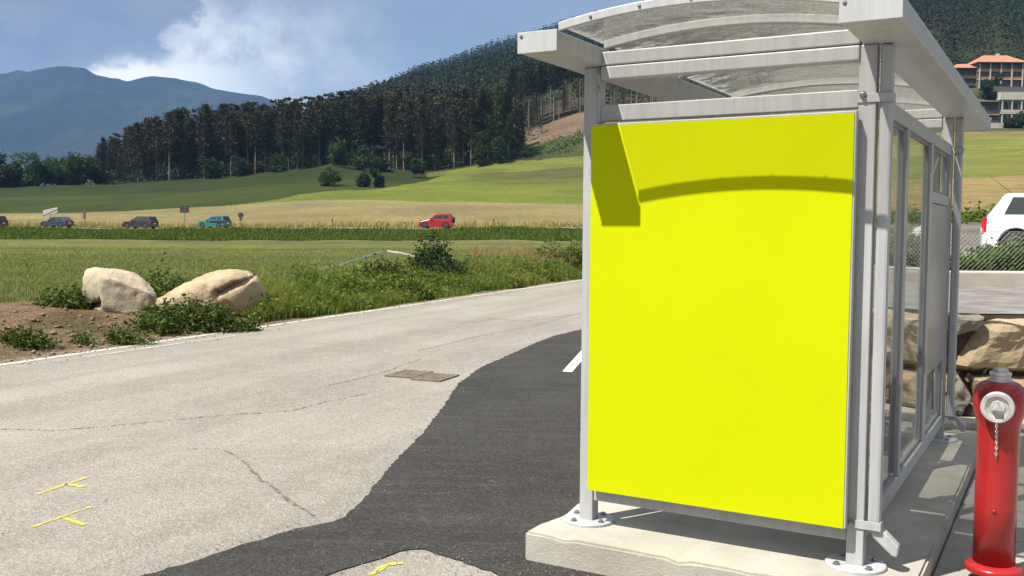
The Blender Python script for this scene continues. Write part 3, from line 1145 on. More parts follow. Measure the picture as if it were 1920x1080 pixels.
def pane(u0, u1, v0, v1, w0, w1):
    p = part('pane', [(u0, u1, v0, v1, w0, w1)], M['glass'], bevel=0)
    du, dv = u1 - u0, v1 - v0
    g = .016
    if dv > du:
        part('pane_seal', [(u0 - .006, u1 + .006, v0 - .004, v0 + g, w0, w1), (u0 - .006, u1 + .006, v1 - g, v1 + .004, w0, w1),
                           (u0 - .006, u1 + .006, v0 + g, v1 - g, w0 - .001, w0 + g), (u0 - .006, u1 + .006, v0 + g, v1 - g, w1 - g, w1 + .001)], M['seal'], p, 0)
    return p


M['seal'] = simple('grey_gasket', (0.21, 0.215, 0.22), 0.6)
for v0, v1 in ((.072, .978), (1.042, 1.948)):
    pane(1.235, 1.243, v0 + .003, v1 - .003, .183, 1.937)
part('transom', [(1.215, 1.265, 2.011, 2.948, 1.60, 1.665)])
pane(1.235, 1.243, 2.014, 2.945, 1.667, 1.937)
part('info_board', [(1.222, 1.262, 2.05, 2.91, .56, 1.596)], M['board'], bevel=.003)
part('board_frame', [(1.216, 1.266, 2.011, 2.049, .181, 1.599)], G_)
part('board_frame', [(1.216, 1.266, 2.911, 2.948, .181, 1.599)], G_)
pane(1.235, 1.243, 2.052, 2.908, .183, .556)
# far end glazing
pane(.022, 1.203, 2.975, 2.983, .166, 1.932)
part('mullion', [(.585, .635, 2.96, 3.01, .164, 1.934)])
# gutters
for u0, u1 in ((-.145, .045), (1.218, 1.436)):
    g = part('gutter', [(u0, u1, -.47, 3.92, 2.192, 2.278)], WH, bevel=.006)
    part('end_cap', [(u0 - .002, u1 + .002, -.476, -.4705, 2.189, 2.281)], WH, g, .002)
    part('end_cap', [(u0 - .002, u1 + .002, 3.9205, 3.926, 2.189, 2.281)], WH, g, .002)
    bolt(g, (u0 + .018, -.476, 2.262), .006, .004, 'y')


def arch_w(u):
    """underside of the roof bow above the posts"""
    k = (u - 0.63) / 0.63
    return 2.326 - 0.066 * k * k - 0.004 * k


def bow(name, v0, v1, lo, hi, mat, u0=.047, u1=1.216, n=26, bevel=.004):
    m = MB()
    vv, ff = [], []
    for i in range(n + 1):
        u = u0 + (u1 - u0) * i / n
        w = arch_w(u)
        vv += [(u, v0, w + lo), (u, v1, w + lo), (u, v1, w + hi), (u, v0, w + hi)]
    for i in range(n):
        a = 4 * i
        for k in range(4):
            ff.append((a + k, a + (k + 1) % 4, a + 4 + (k + 1) % 4, a + 4 + k))
    ff += [(0, 3, 2, 1), (4 * n, 4 * n + 1, 4 * n + 2, 4 * n + 3)]
    m.add(vv, ff)
    return m.build(name, mat, shelter, bevel)


bows = [-.465, .005, 1.0, 1.99, 2.965, 3.87]
for i, v in enumerate(bows):
    b = bow('roof_bow', v, v + (.016 if i == 0 else .045), 0, .038, WH)
    if i == 0:
        for u in (.2, .42, .64, .86, 1.08):
            bolt(b, (u, v - .001, arch_w(u) + .02), .005, .005, 'y')
            bolt(b, (u + .02, v + .008, arch_w(u) + .039), .005, .008)
for a, b in zip(bows, bows[1:]):
    bow('roof_sheet', a + (.018 if a < -.4 else .047), b - .002, .022, .027, M['poly'], n=30, bevel=0)

# bench inside
bench = empty('bench', W(.95, 1.6, 0), ROT)
tag(bench, 'slatted timber bench along the glass back wall inside the bus shelter', 'bench')
for k in range(4):
    part('slat', [(-.17 + k * .088, -.095 + k * .088, -1.25, 1.15, .44, .475)], M['wood'], bench, .005)
for v in (-1.0, 0, .9):
    part('leg', [(-.14, .15, v - .02, v + .02, .405, .439), (-.02, .02, v - .02, v + .02, 0.001, .404)], G_, bench, .003)

# ------------------------------------------------------------------ pavement right of the shelter
M['joint_sand'] = simple('joint_sand', (.17, .15, .12), .95, 0, .3, 10)


def pavement():
    base = sheet('pavement', [tuple(W(1.497, -1.2)[:2]), tuple(W(5.6, -1.2)[:2]), tuple(W(5.6, 1.6)[:2]), (6.8, 7.75), tuple(W(1.1, 4.05)[:2]), tuple(W(1.1, 3.42)[:2]), tuple(W(1.497, 3.42)[:2])], 0.022, M['joint_sand'])
    tag(base, kind='structure')
    r = random.Random(4)
    meshes = []
    for k in range(5):
        bm = bmesh.new()
        bmesh.ops.create_cube(bm, size=1)
        for v in bm.verts:
            v.co = Vector((v.co.x * .390 + r.uniform(-.002, .002), v.co.y * .592 + r.uniform(-.002, .002), v.co.z * .05))
        bmesh.ops.bevel(bm, geom=list(bm.edges), offset=.005, segments=1, affect='EDGES')
        me = bpy.data.meshes.new('paver')
        bm.to_mesh(me)
        bm.free()
        me.materials.append(M['paver'])
        meshes.append(me)
    for i in range(9):
        for j in range(9):
            u, v = 1.502 + .2 + i * .4, -1.0 + j * .6 + (.3 if i % 2 else 0)
            p = W(u, v, 0)
            if p.y > 7.55:
                continue
            o = link_mesh('paver', meshes[r.randrange(5)], None, base)
            o.location = (p.x, p.y, 0.020 + r.uniform(-.002, .002))
            o.rotation_euler = (r.uniform(-.004, .004), r.uniform(-.004, .004), ROT)
    # strip of edging along the slab and under the wall
    k = MB()
    k.box(3.1, 9.5, 7.60, 7.83, -.03, .075)
    tag(k.build('kerb', M['kerb'], None, .012), kind='structure')


pavement()

# ------------------------------------------------------------------ hydrant
def red_paint():
    m, t, b = principled('red_enamel')
    tc = t.new('ShaderNodeTexCoord')
    n = t.noise(tc.outputs['Object'], 5, 6, 0.65)
    n2 = t.noise(t.mapping(tc.outputs['Object'], (12, 12, 1.5)), 2, 5, 0.6)
    c = t.mix(t.smooth(n, 0.3, 0.7), (0.27, 0.011, 0.011), (0.33, 0.015, 0.014))
    c = t.mix(t.m('MULTIPLY', t.smooth(n2, 0.55, 0.8), 0.35), c, (0.25, 0.04, 0.035))
    t.link(c, b.inputs['Base Color'])
    t.put(t.m('MULTIPLY_ADD', n, 0.3, 0.12), b.inputs['Roughness'])
    bump(t, b, t.noise(tc.outputs['Object'], 120, 3), 0.08, 0.003)
    return m


def build_hydrant():
    RED = red_paint()
    AL = simple('cast_aluminium', (0.52, 0.51, 0.48), 0.42, 0.55, 0.22, 22, bmp=0.15)
    DK = simple('dark_casting', (0.035, 0.035, 0.038), 0.7)
    h = empty('fire_hydrant', (2.105, 4.17, 0.045), 0)
    tag(h, 'red pillar fire hydrant with silver outlet cap on a chain beside the shelter', 'fire hydrant')
    prof = [(.085, .075), (.0835, .35), (.0845, .66), (.087, .70), (.097, .73), (.1045, .765), (.1055, .80), (.102, .835),
            (.092, .858), (.076, .872), (.056, .880), (.03, .881)]
    MB().lathe(prof, 48).build('barrel', RED, h, smooth=True)
    fl = MB().lathe([(.075, .045), (.108, .045), (.116, .052), (.116, .068), (.110, .076), (.092, .080), (.086, .088)], 48)
    fl.build('flange', RED, h, smooth=True)
    MB().lathe([(.072, -.05), (.072, .044)], 24).build('stub', DK, h, smooth=True)
    n = MB().lathe([(.05, .878), (.05, .888), (.041, .889), (.041, .904), (.044, .906), (.044, .918), (.038, .921)], 32)
    n.build('top_collar', AL, h, .002)
    MB().box(-.023, .023, -.023, .023, .919, .936).build('operating_nut', AL, h, .003)
    # front outlet, turned to the road corner
    d = Vector((-2.105, -4.17, 0)).normalized()
    d = (d + Vector((-.06, 0, 0))).normalized()
    ang = math.atan2(d.y, d.x)
    X_ = Matrix.Translation((0, 0, .785)) @ Matrix.Rotation(ang, 4, 'Z') @ Matrix.Rotation(math.pi / 2, 4, 'Y')
    MB().lathe([(.058, .05), (.058, .115)], 32, X_).build('outlet_neck', RED, h, smooth=True)
    cap = MB().lathe([(.060, .108), (.0655, .112), (.0655, .138), (.062, .142), (.047, .142), (.044, .131), (.030, .128), (.029, .134), (.01, .135)], 40, X_)
    cap_o = cap.build('outlet_cap', AL, h, .0015)
    tr = MB()
    pts = [(.026 * math.cos(a), .026 * math.sin(a)) for a in (math.pi, math.pi + 2.094, math.pi + 4.189)]
    vv = [X_ @ Vector((x, y, .134)) for x, y in pts] + [X_ @ Vector((x * .8, y * .8, .163)) for x, y in pts]
    tr.add(vv, [(0, 1, 2), (3, 5, 4), (0, 1, 4, 3), (1, 2, 5, 4), (2, 0, 3, 5)])
    tr.build('spindle', AL, cap_o, .003)
    # chain: small links hanging from the cap
    ch = MB()
    for k in range(13):
        z = .72 - k * .0125
        f = .145 - .052 * min(1, k / 7)
        c = Vector((d.x * f, d.y * f, z))
        sidev = Vector((-d.y, d.x, 0)) if k % 2 else d
        loop = [c + sidev * .0045 * math.cos(a) + Vector((0, 0, .0085 * math.sin(a))) for a in np.linspace(0, 2 * math.pi, 9)]
        ch.tube(loop, .0017, 5, False)
    ch.build('chain', AL, h)
    MB().lathe([(.006, 0), (.009, .004), (.006, .008)], 10, Matrix.Translation((d.x * .083, d.y * .083, .33)) @ Matrix.Rotation(ang, 4, 'Z') @ Matrix.Rotation(math.pi / 2, 4, 'Y')).build('rivet', RED, h, smooth=True)


build_hydrant()

# ------------------------------------------------------------------ stone retaining wall
def stone_mesh(q, depth, seed, y0):
    """pillow-faced stone filling the quad q [(x,z)x4] with its face towards -y"""
    nx, nz = 13, 10
    v, f = [], []
    r = random.Random(seed)
    tilt = (r.uniform(-.05, .05), r.uniform(-.05, .05))
    for j in range(nz + 1):
        b = j / nz
        for i in range(nx + 1):
            a = i / nx
            x = (q[0][0] * (1 - a) + q[1][0] * a) * (1 - b) + (q[3][0] * (1 - a) + q[2][0] * a) * b
            z = (q[0][1] * (1 - a) + q[1][1] * a) * (1 - b) + (q[3][1] * (1 - a) + q[2][1] * a) * b
            ea, eb = abs(2 * a - 1), abs(2 * b - 1)
            k = (1 - ea ** 7) * (1 - eb ** 7)
            p = Vector((x, z, seed * 1.7))
            nz_ = mnoise.fractal(p * 3.2, 0.8, 2.0, 4) * .05 + mnoise.noise(p * 13) * .012
            y = y0 - depth * (k ** 0.6) - (nz_ if 0 < i < nx and 0 < j < nz else 0) - tilt[0] * (a - .5) * k - tilt[1] * (b - .5) * k
            jx = mnoise.noise(p * 7 + Vector((5, 0, 0))) * .018
            jz = mnoise.noise(p * 7 + Vector((0, 9, 0))) * .018
            v.append((x + jx, y, z + jz))
    for j in range(nz):
        for i in range(nx):
            a = j * (nx + 1) + i
            f.append((a, a + 1, a + nx + 2, a + nx + 1))
    # back
    nb = len(v)
    ring = [i for i in range(nx + 1)] + [j * (nx + 1) + nx for j in range(1, nz + 1)] + [nz * (nx + 1) + i for i in range(nx - 1, -1, -1)] + [j * (nx + 1) for j in range(nz - 1, 0, -1)]
    for i in ring:
        v.append((v[i][0], y0 + .22, v[i][2]))
    for k in range(len(ring)):
        a, b = ring[k], ring[(k + 1) % len(ring)]
        f.append((b, a, nb + k, nb + (k + 1) % len(ring)))
    f.append(tuple(nb + k for k in range(len(ring))))
    me = mesh_from('stone', v, f, False)
    return me


def build_stone_wall():
    root = empty('stone_wall', (0, 0, 0))
    tag(root, 'rough retaining wall of large tan stones behind the hydrant', 'stone wall')
    MB().box(2.95, 9.4, 8.16, 8.62, -.05, .874).build('core', M['soil'], root)
    top = [[(2.95, .40), (3.66, .44), (3.62, .86), (2.97, .83)], [(3.66, .68), (3.86, .75), (3.92, .88), (3.66, .88)],
           [(3.68, .42), (4.70, .39), (4.74, .87), (3.95, .83)],
           [(4.75, .41), (5.5, .44), (5.45, .89), (4.78, .87)], [(5.54, .45), (6.3, .40), (6.35, .86), (5.49, .88)],
           [(6.34, .42), (7.3, .44), (7.25, .87), (6.39, .88)], [(7.34, .43), (8.3, .42), (8.32, .88), (7.3, .86)], [(8.34, .4), (9.3, .42), (9.3, .87), (8.36, .87)]]
    low = [[(2.95, .02), (3.45, .02), (3.5, .37), (2.97, .35)], [(3.47, .02), (3.74, .02), (3.80, .22), (3.72, .40)], [(3.55, .2), (3.68, .24), (3.70, .40), (3.52, .38)],
           [(3.90, .15), (4.02, .10), (4.10, .36), (3.84, .37)], [(3.80, .02), (4.0, .02), (3.98, .09), (3.86, .14)], [(4.05, .02), (4.42, .02), (4.45, .35), (4.13, .36)],
           [(4.46, .02), (4.9, .02), (4.86, .36), (4.48, .35)], [(4.93, .02), (5.5, .02), (5.48, .38), (4.9, .38)], [(5.53, .02), (6.1, .02), (6.15, .36), (5.52, .40)],
           [(6.14, .02), (6.8, .02), (6.75, .37), (6.19, .36)], [(6.84, .02), (7.5, .02), (7.52, .38), (6.79, .38)], [(7.54, .02), (8.3, .02), (8.25, .37), (7.56, .38)], [(8.34, .02), (9.3, .02), (9.3, .36), (8.29, .36)]]
    for i, q in enumerate(top):
        link_mesh('stone', stone_mesh(q, .13, i + 1, 8.14), M['wall_stone'] if i != 1 else M['wall_stone_grey'], root)
    for i, q in enumerate(low):
        link_mesh('stone', stone_mesh(q, .15 if i not in (2, 4) else .06, i + 40, 8.10), M['wall_stone_grey'] if i % 3 == 1 else M['wall_stone'], root)
    # rubble fill in the joints
    r = random.Random(8)
    m = MB()
    for k in range(170):
        x, z = r.uniform(3.0, 9.2), r.choice([r.uniform(.36, .44), r.uniform(0.0, .4)])
        s = r.uniform(.02, .05)
        y = 8.10 + r.uniform(-.02, .02)
        pts = [Vector((x, y, z)) + Vector((r.gauss(0, 1), r.gauss(0, 1), r.gauss(0, 1))).normalized() * s for _ in range(6)]
        m.add(pts, [(0, 1, 2), (0, 2, 3), (0, 3, 4), (0, 4, 5), (1, 3, 5), (1, 2, 4), (2, 5, 3)])
    o = m.build('rubble', M['wall_stone_grey'], root)
    o['kind'] = 'stuff'


build_stone_wall()
tag(sheet('upper_drive', [(3.0, 8.17), (30, 8.17), (30, 12.3), (3.9, 12.3)], 0.885, M['drive_asphalt']), kind='structure')
k = MB()
k.box(4.0, 30, 12.3, 12.62, .70, 1.075)
tag(k.build('garden_kerb', M['kerb'], None, .02), kind='structure')
tag(sheet('side_road', [(5.5, 16.0), (34, 14.5), (60, 33), (14, 35)], 1.03, M['pale_asphalt']), kind='structure')

# ------------------------------------------------------------------ foliage builders


def leaf_cloud(centres, size, per, spread, flat=0.5, aspect=0.6, seed=0):
    """many small diamond leaves scattered round the given clump centres -> verts, quads"""
    g = np.random.default_rng(seed)
    c = np.repeat(np.asarray(centres, float), per, 0)
    n = len(c)
    off = g.normal(size=(n, 3))
    sp = np.asarray(spread, float)
    if sp.ndim == 1 and len(sp) == len(centres):
        sp = np.repeat(sp, per)[:, None]
    c = c + off * sp * np.array([1, 1, flat + .3]) * .5
    a = g.normal(size=(n, 3))
    a[:, 2] *= flat
    a /= np.linalg.norm(a, axis=1)[:, None]
    b = g.normal(size=(n, 3))
    b = np.cross(a, b)
    b /= np.linalg.norm(b, axis=1)[:, None]
    s = size * g.uniform(.6, 1.35, (n, 1))
    v = np.stack([c - a * s, c + b * s * aspect, c + a * s, c - b * s * aspect], 1).reshape(-1, 3)
    f = np.arange(4 * n).reshape(-1, 4)
    return v, f


def join_np(parts):
    vs_, fs, b = [], [], 0
    for v, f in parts:
        vs_.append(v)
        fs.append(f + b)
        b += len(v)
    return np.concatenate(vs_), np.concatenate(fs)


def tube_np(pts, rs, n=6):
    m = MB()
    m.tube(pts, list(rs), n, False)
    return np.array(m.v), np.array([f for f in m.f if len(f) == 4])


def pine_meshes(seed, H, crown_from, rmax, spire):
    r = random.Random(seed)
    g = np.random.default_rng(seed)
    lean = (r.uniform(-.4, .4), r.uniform(-.4, .4))
    ax = lambda z: np.array([lean[0] * (z / H) ** 2 * 1.5, lean[1] * (z / H) ** 2 * 1.5, z])
    tv = [tube_np([ax(H * k) for k in (0, .3, .6, .85, .98)], [.26, .20, .14, .08, .03], 6)]
    cent, spr = [], []
    z = crown_from * H
    while z < H * .985:
        k = (z / H - crown_from) / (1 - crown_from)
        if spire:
            R_ = rmax * (1 - k) ** .75 + .25
        else:
            R_ = rmax * (math.sin(math.pi * min(1, (k * .85 + .15))) ** .7) * (1 - .35 * k) + .25
        nb = r.randint(3, 5)
        a0 = r.uniform(0, 6.28)
        for b in range(nb):
            a = a0 + b * 6.28 / nb + r.uniform(-.4, .4)
            L = R_ * r.uniform(.55, 1.12)
            tip = ax(z) + np.array([math.cos(a) * L, math.sin(a) * L, r.uniform(-.3, .4) - (.25 * L if spire else -.1 * L)])
            if r.random() < .35:
                tv.append(tube_np([ax(z), tip], [.05, .015], 3))
            for q in (.45, .75, 1.0):
                cent.append(ax(z) * (1 - q) + tip * q)
                spr.append(.45 + .35 * q)
        z += r.uniform(.55, .95) * (1.25 if not spire else 1)
    # dead stubs on the bare stem
    for _ in range(5):
        zz = r.uniform(.25, crown_from) * H
        a = r.uniform(0, 6.28)
        tv.append(tube_np([ax(zz), ax(zz) + np.array([math.cos(a), math.sin(a), .1]) * r.uniform(.5, 1.3)], [.04, .01], 3))
    crown = leaf_cloud(cent, .29, 10, np.array(spr) * 1.1, .45, .6, seed)
    return join_np(tv), crown, (np.array(cent), np.array(spr))


def tree_thing(name, trunk_me, crown_me, label, cat, group=None):
    r = empty(name)
    link_mesh('trunk', trunk_me, None, r)
    link_mesh('crown', crown_me, None, r)
    tag(r, label, cat, group)
    return r


def broad_meshes(seed, H, R_, stem, leaf, nclump, per, mat_leaf, squash=1.0):
    r = random.Random(seed)
    tv = []
    top = np.array([0, 0, H * .62])
    tv.append(tube_np([(0, 0, -.1), (r.uniform(-.1, .1), 0, H * .3), top], [H * .022, H * .017, H * .008], 6))
    cent, spr = [], []
    cz = stem + (H - stem) / 2
    lobes = [(np.array([r.gauss(0, R_ * .42), r.gauss(0, R_ * .42), cz + r.gauss(0, (H - stem) * .26)]), R_ * r.uniform(.42, .68)) for _ in range(9)]
    for c, rr in lobes:
        tv.append(tube_np([top * .7, c], [H * .007, .01], 4))
    for _ in range(nclump):
        c, rr = r.choice(lobes)
        d = np.array([r.gauss(0, 1), r.gauss(0, 1), r.gauss(0, 1)])
        d /= np.linalg.norm(d)
        p = c + d * rr * r.uniform(.65, 1.05) * np.array([1, 1, squash])
        if p[2] < stem:
            p[2] = stem + r.uniform(0, .3) * (H - stem)
        cent.append(p)
        spr.append(rr * .42)
    crown = leaf_cloud(cent, leaf, per, np.array(spr), .7, .6, seed)
    t_me = mesh_np('trunk', *join_np(tv))
    t_me.materials.append(M['bark'])
    c_me = mesh_np('crown', *crown)
    c_me.materials.append(mat_leaf)
    return t_me, c_me


# ------------------------------------------------------------------ the pine wood
def at(px, Y):
    return (px - 960) / F * Y


WOOD_PX = [170, 185, 200, 250, 300, 350, 400, 460, 520, 600, 680, 760, 850, 950, 985]
WOOD_SKY = [318, 285, 266, 240, 226, 214, 204, 195, 190, 184, 172, 166, 164, 176, 205]


def build_wood():
    variants = []
    raw = []
    for i, (cf, rm, sp, ml, mt) in enumerate([(.34, 2.5, False, 'pine', 'pale_bark'), (.26, 2.2, False, 'pine', 'bark'), (.44, 2.7, False, 'pine', 'pale_bark'),
                                              (.16, 2.5, True, 'spruce', 'bark'), (.30, 2.2, True, 'pine', 'bark'), (.22, 2.4, True, 'larch', 'bark')]):
        t_, c_, cl = pine_meshes(100 + i, 20.0, cf, rm, sp)
        tm = mesh_np('trunk', *t_)
        tm.materials.append(M[mt])
        cm = mesh_np('crown', *c_)
        cm.materials.append(M[ml])
        variants.append((tm, cm))
        raw.append((t_, c_, cl))
    tall = []
    for i in range(2):
        t_, c_, cl = pine_meshes(140 + i, 26.0, .56, 2.4, i == 1)
        tm = mesh_np('trunk', *t_)
        tm.materials.append(M['pale_bark'])
        cm = mesh_np('crown', *c_)
        cm.materials.append(M['spruce'])
        tall.append((tm, cm))
    r = random.Random(77)
    proto = {}

    def put(kind, x, y, h, base_h, label, group):
        src = variants[kind] if base_h == 20 else tall[kind]
        key = (base_h, kind)
        if key not in proto:
            proto[key] = o = tree_thing('pine_tree', *src, label, 'tree', group)
        else:
            o = copy_tree(proto[key])
        o['label'] = label
        o['group'] = group
        s = h / base_h
        o.location = (x, y, zt1(x, y) - .15)
        o.rotation_euler = (0, 0, r.uniform(0, 6.28))
        o.scale = (s * r.uniform(.9, 1.2), s * r.uniform(.9, 1.2), s)
        return o
    # front of the wood: stratified so that stems stay apart
    n = 0
    px = 176.0
    L1, G1 = 'slim pine tree in the dark wood behind the meadow', 'pine trees at the front of the wood'
    cells = []
    for i in range(52):
        for j in range(4):
            p = 176 + (978 - 176) * (i + r.random()) / 52
            Y = 347 + j * 9 + r.uniform(0, 8)
            if 600 < p < 710 and j == 0:
                Y += 5
            cells.append((p, Y))
    for p, Y in cells:
        sky_y = np.interp(p, WOOD_PX, WOOD_SKY)
        x = at(p, Y)
        h = EYE + (yh(p) - sky_y) * Y / F - zt1(x, Y)
        h = max(7, min(24, h)) * r.choice([.6, .72, .8, .88, .94, 1.0, 1.05, 1.1])
        k = r.choices(range(6), [4, 3, 3, 1.2, 2, 3.2 if 760 < p < 990 else .35])[0]
        if k == 5:
            put(k, x, Y, h, 20, 'lighter green pointed tree among the dark pines of the wood', 'lighter green trees in the wood')
        else:
            put(k, x, Y, h, 20, L1, G1)
    # tall bare-stemmed stand above the cutting
    L2, G2 = 'tall pine with long bare trunk above the reddish cutting', 'tall bare stemmed pines above the cutting'
    for i in range(64):
        p = r.uniform(955, 1260)
        Y = r.uniform(404, 432)
        put(r.randint(0, 1), at(p, Y), Y, r.uniform(24, 29), 26, L2, G2)
    # the rest of the wood and the wooded hill as one mass
    parts_c, parts_t = [], []

    def tile(kinds, X, Yy, Hh, acc):
        Zb = zt(X, Yy) - .3
        for x, y, z, h, k in zip(X, Yy, Zb, Hh, kinds):
            v, f = k
            a = nrng.uniform(0, 6.28)
            c_, s_ = math.cos(a), math.sin(a)
            sc = h * nrng.uniform(.85, 1.2)
            q = np.empty_like(v)
            q[:, 0] = (v[:, 0] * c_ - v[:, 1] * s_) * sc + x
            q[:, 1] = (v[:, 0] * s_ + v[:, 1] * c_) * sc + y
            q[:, 2] = v[:, 2] * h + z
            acc.append((q, f))
    # medium detail trees (unit height)
    def unit_tree(seed, n_lv, per, wid, cf=.12):
        g = np.random.default_rng(seed)
        cent, spr = [], []
        for i in range(n_lv):
            k = (i + .5) / n_lv
            z = cf + (1 - cf) * k
            R_ = wid * (1 - k) ** .8 + .012
            for b in range(3):
                a = g.uniform(0, 6.28)
                L = R_ * g.uniform(.35, 1.0)
                cent.append((math.cos(a) * L, math.sin(a) * L, z))
                spr.append(R_ * .5 + .015)
        return leaf_cloud(cent, .031, per, np.array(spr), .5, .6, seed)
    med = [unit_tree(i, 9, 6, .15) for i in range(4)] 
    far = [unit_tree(20 + i, 6, 3, .17, .05) for i in range(5)]
    X, Yy, Hh, K = [], [], [], []
    for i in range(520):
        p = r.uniform(190, 1010)
        Y = 385 + 75 * r.random() ** .8
        x = at(p, Y)
        sky_y = np.interp(p, WOOD_PX, WOOD_SKY)
        h = EYE + (yh(p) - sky_y) * Y / F - zt1(x, Y)
        h = max(9, min(25, h)) * r.choice([.7, .8, .88, .95, 1.0, 1.08])
        X.append(x); Yy.append(Y); Hh.append(h); K.append(med[r.randrange(4)])
    acc = []
    tile(K, np.array(X), np.array(Yy), Hh, acc)
    v, f = join_np(acc)
    o = link_mesh('woodland', mesh_np('woodland', v, f), M['pine'])
    tag(o, 'deeper part of the dark pine wood behind the front row of trees', 'woodland', kind='stuff')
    # hill forest
    X, Yy, Hh, K = [], [], [], []
    def fill(p0, p1, Y0, Y1, n, h0, h1, kinds):
        for _ in range(n):
            Y = math.sqrt(r.uniform(Y0 * Y0, Y1 * Y1))
            p = r.uniform(p0, p1)
            if p < 700 and Y > 1000 and p < 640:
                continue
            X.append(at(p, Y)); Yy.append(Y); Hh.append(r.uniform(h0, h1)); K.append(kinds[r.randrange(len(kinds))])
    fill(640, 1300, 440, 900, 1900, 15, 24, far)
    fill(600, 1350, 900, 1560, 5200, 15, 23, far)
    fill(1300, 1660, 430, 1400, 1500, 15, 24, far)
    fill(1640, 2200, 500, 950, 2600, 14, 23, far)
    fill(1640, 2200, 950, 1500, 1500, 15, 23, far)
    acc = []
    tile(K, np.array(X), np.array(Yy), Hh, acc)
    v, f = join_np(acc)
    o = link_mesh('hill_forest', mesh_np('hill_forest', v, f), M['hill_needles'])
    tag(o, 'dense conifer forest covering the hill behind the wood and the village', 'forest', kind='stuff')
    # undergrowth at the foot of the wood
    cent = []
    for i in range(1000):
        p = r.uniform(176, 985)
        Y = 348 + r.uniform(0, 14)
        x = at(p, Y)
        cent.append((x, Y, zt1(x, Y) + r.uniform(.2, 3.4 if p > 600 else 5.0)))
    v, f = leaf_cloud(cent, .42, 12, np.full(len(cent), 1.7), .6, .6, 9)
    tag(link_mesh('undergrowth', mesh_np('undergrowth', v, f), M['broad_dark']), 'dark bushy undergrowth along the foot of the pine wood', 'undergrowth', kind='stuff')
    # scrub below the cutting
    cent = []
    for i in range(240):
        p = r.uniform(980, 1180)
        Y = r.uniform(352, 378)
        x = at(p, Y)
        cent.append((x, Y, zt1(x, Y) + r.uniform(.1, 1.2)))
    v, f = leaf_cloud(cent, .36, 10, np.full(len(cent), 1.4), .6, .6, 10)
    tag(link_mesh('scrub', mesh_np('scrub', v, f), M['broad']), 'green scrub between the meadow and the reddish cutting', 'scrub', kind='stuff')


build_wood()

# ------------------------------------------------------------------ single broadleaf trees and bushes
def place_tree(name, px, Y, H, R_, stem, label, mat_leaf, seed, cat='tree', group=None, leaf=.36, ncl=230, per=11, sx=1.0, rel=None):
    t_me, c_me = broad_meshes(seed, H, R_, stem, leaf, ncl, per, mat_leaf)
    o = tree_thing(name, t_me, c_me, label, cat, group)
    x = at(px, Y)
    o.location = (x, Y, zt1(x, Y) - .05)
    o.scale = (sx, 1, 1)
    return o


BR, BD = M['broad'], M['broad_dark']
place_tree('round_tree', 772, 322, 6.4, 3.0, 1.3, 'lone round tree on a short trunk where the dark and bright meadows meet', BD, 1)
for i, (px, Y, h, rr, lab) in enumerate([(636, 338, 9.0, 3.6, 'taller bright green broadleaf tree in front of the pine wood'),
                                         (676, 339, 7.4, 3.6, 'wide bright green broadleaf tree in front of the pine wood'),
                                         (712, 342, 6.5, 2.6, 'small darker broadleaf tree right of the bright green pair at the wood edge')]):
    place_tree('broadleaf_tree', px, Y, h, rr, .6, lab, BR if i < 2 else BD, 20 + i)
for i, (px, h, rr, lab) in enumerate([(612, 3.9, 2.4, 'lone dark bush on the meadow, leftmost of three'), (683, 3.2, 1.8, 'low round dark bush beside the pointed one on the meadow'),
                                      (707, 4.2, 1.8, 'pointed dark bush, rightmost of three on the meadow')]):
    place_tree('bush', px, 262, h, rr, .1, lab, BD, 40 + i, 'bush', leaf=.26, ncl=150)
lt = [(8, 334, 9.0, 4.2, 'dark rounded tree at the far left end of the hedge below the blue mountain'), (36, 346, 9.0, 4.2, 'tree second from the left in the hedge below the blue mountain'),
      (62, 346, 7.6, 4.2, 'lower tree between taller ones in the hedge left of the wood'), (88, 340, 8.6, 4.4, 'bright green rounded tree in the middle of the hedge left of the wood'),
      (112, 345, 8.2, 4.2, 'small tree right of the middle in the hedge left of the wood'), (132, 343, 10.2, 3.8, 'tallest dark tree in the hedge left of the wood'),
      (154, 341, 9.2, 4.4, 'tree next to the pine wood at the right end of the hedge')]
for i, (px, Y, h, rr, lab) in enumerate(lt):
    place_tree('broadleaf_tree', px, Y, h, rr, .3, lab, BR if i in (1, 2, 3, 6) else BD, 60 + i, leaf=.42, ncl=300)
for i, (px, lab) in enumerate([(185, 'dark bush at the left foot of the pine wood'), (400, 'broad dark bush at the foot of the wood left of centre'), (455, 'broad bluish dark bush at the foot of the wood'),
                               (520, 'bush where the meadow begins to rise along the wood'), (900, 'small leafy tree at the right end of the wood'), (935, 'light leafy tree by the white boulder at the right end of the wood')]):
    place_tree('bush', px, 343, [5, 6.5, 6, 5.5, 8, 10][i], 3.2, .2, lab, [BD, BD, BD, BR, BR, BR][i], 80 + i, 'bush')
pr = MB()
o = None
rk = bmesh.new()
bmesh.ops.create_icosphere(rk, subdivisions=2, radius=1)
for v in rk.verts:
    v.co = Vector((v.co.x * 3.2, v.co.y * 2, v.co.z * 1.4)) * (1 + .3 * mnoise.noise(v.co * 2))
me = bpy.data.meshes.new('white_rock')
rk.to_mesh(me)
rk.free()
o = link_mesh('white_rock', me, simple('white_stone', (.6, .6, .58), .9))
x = at(962, 396)
o.location = (x, 396, EYE + (431 - 242) * 396 / F)
tag(o, 'pale white rock face on the slope right of the wood', 'rock')

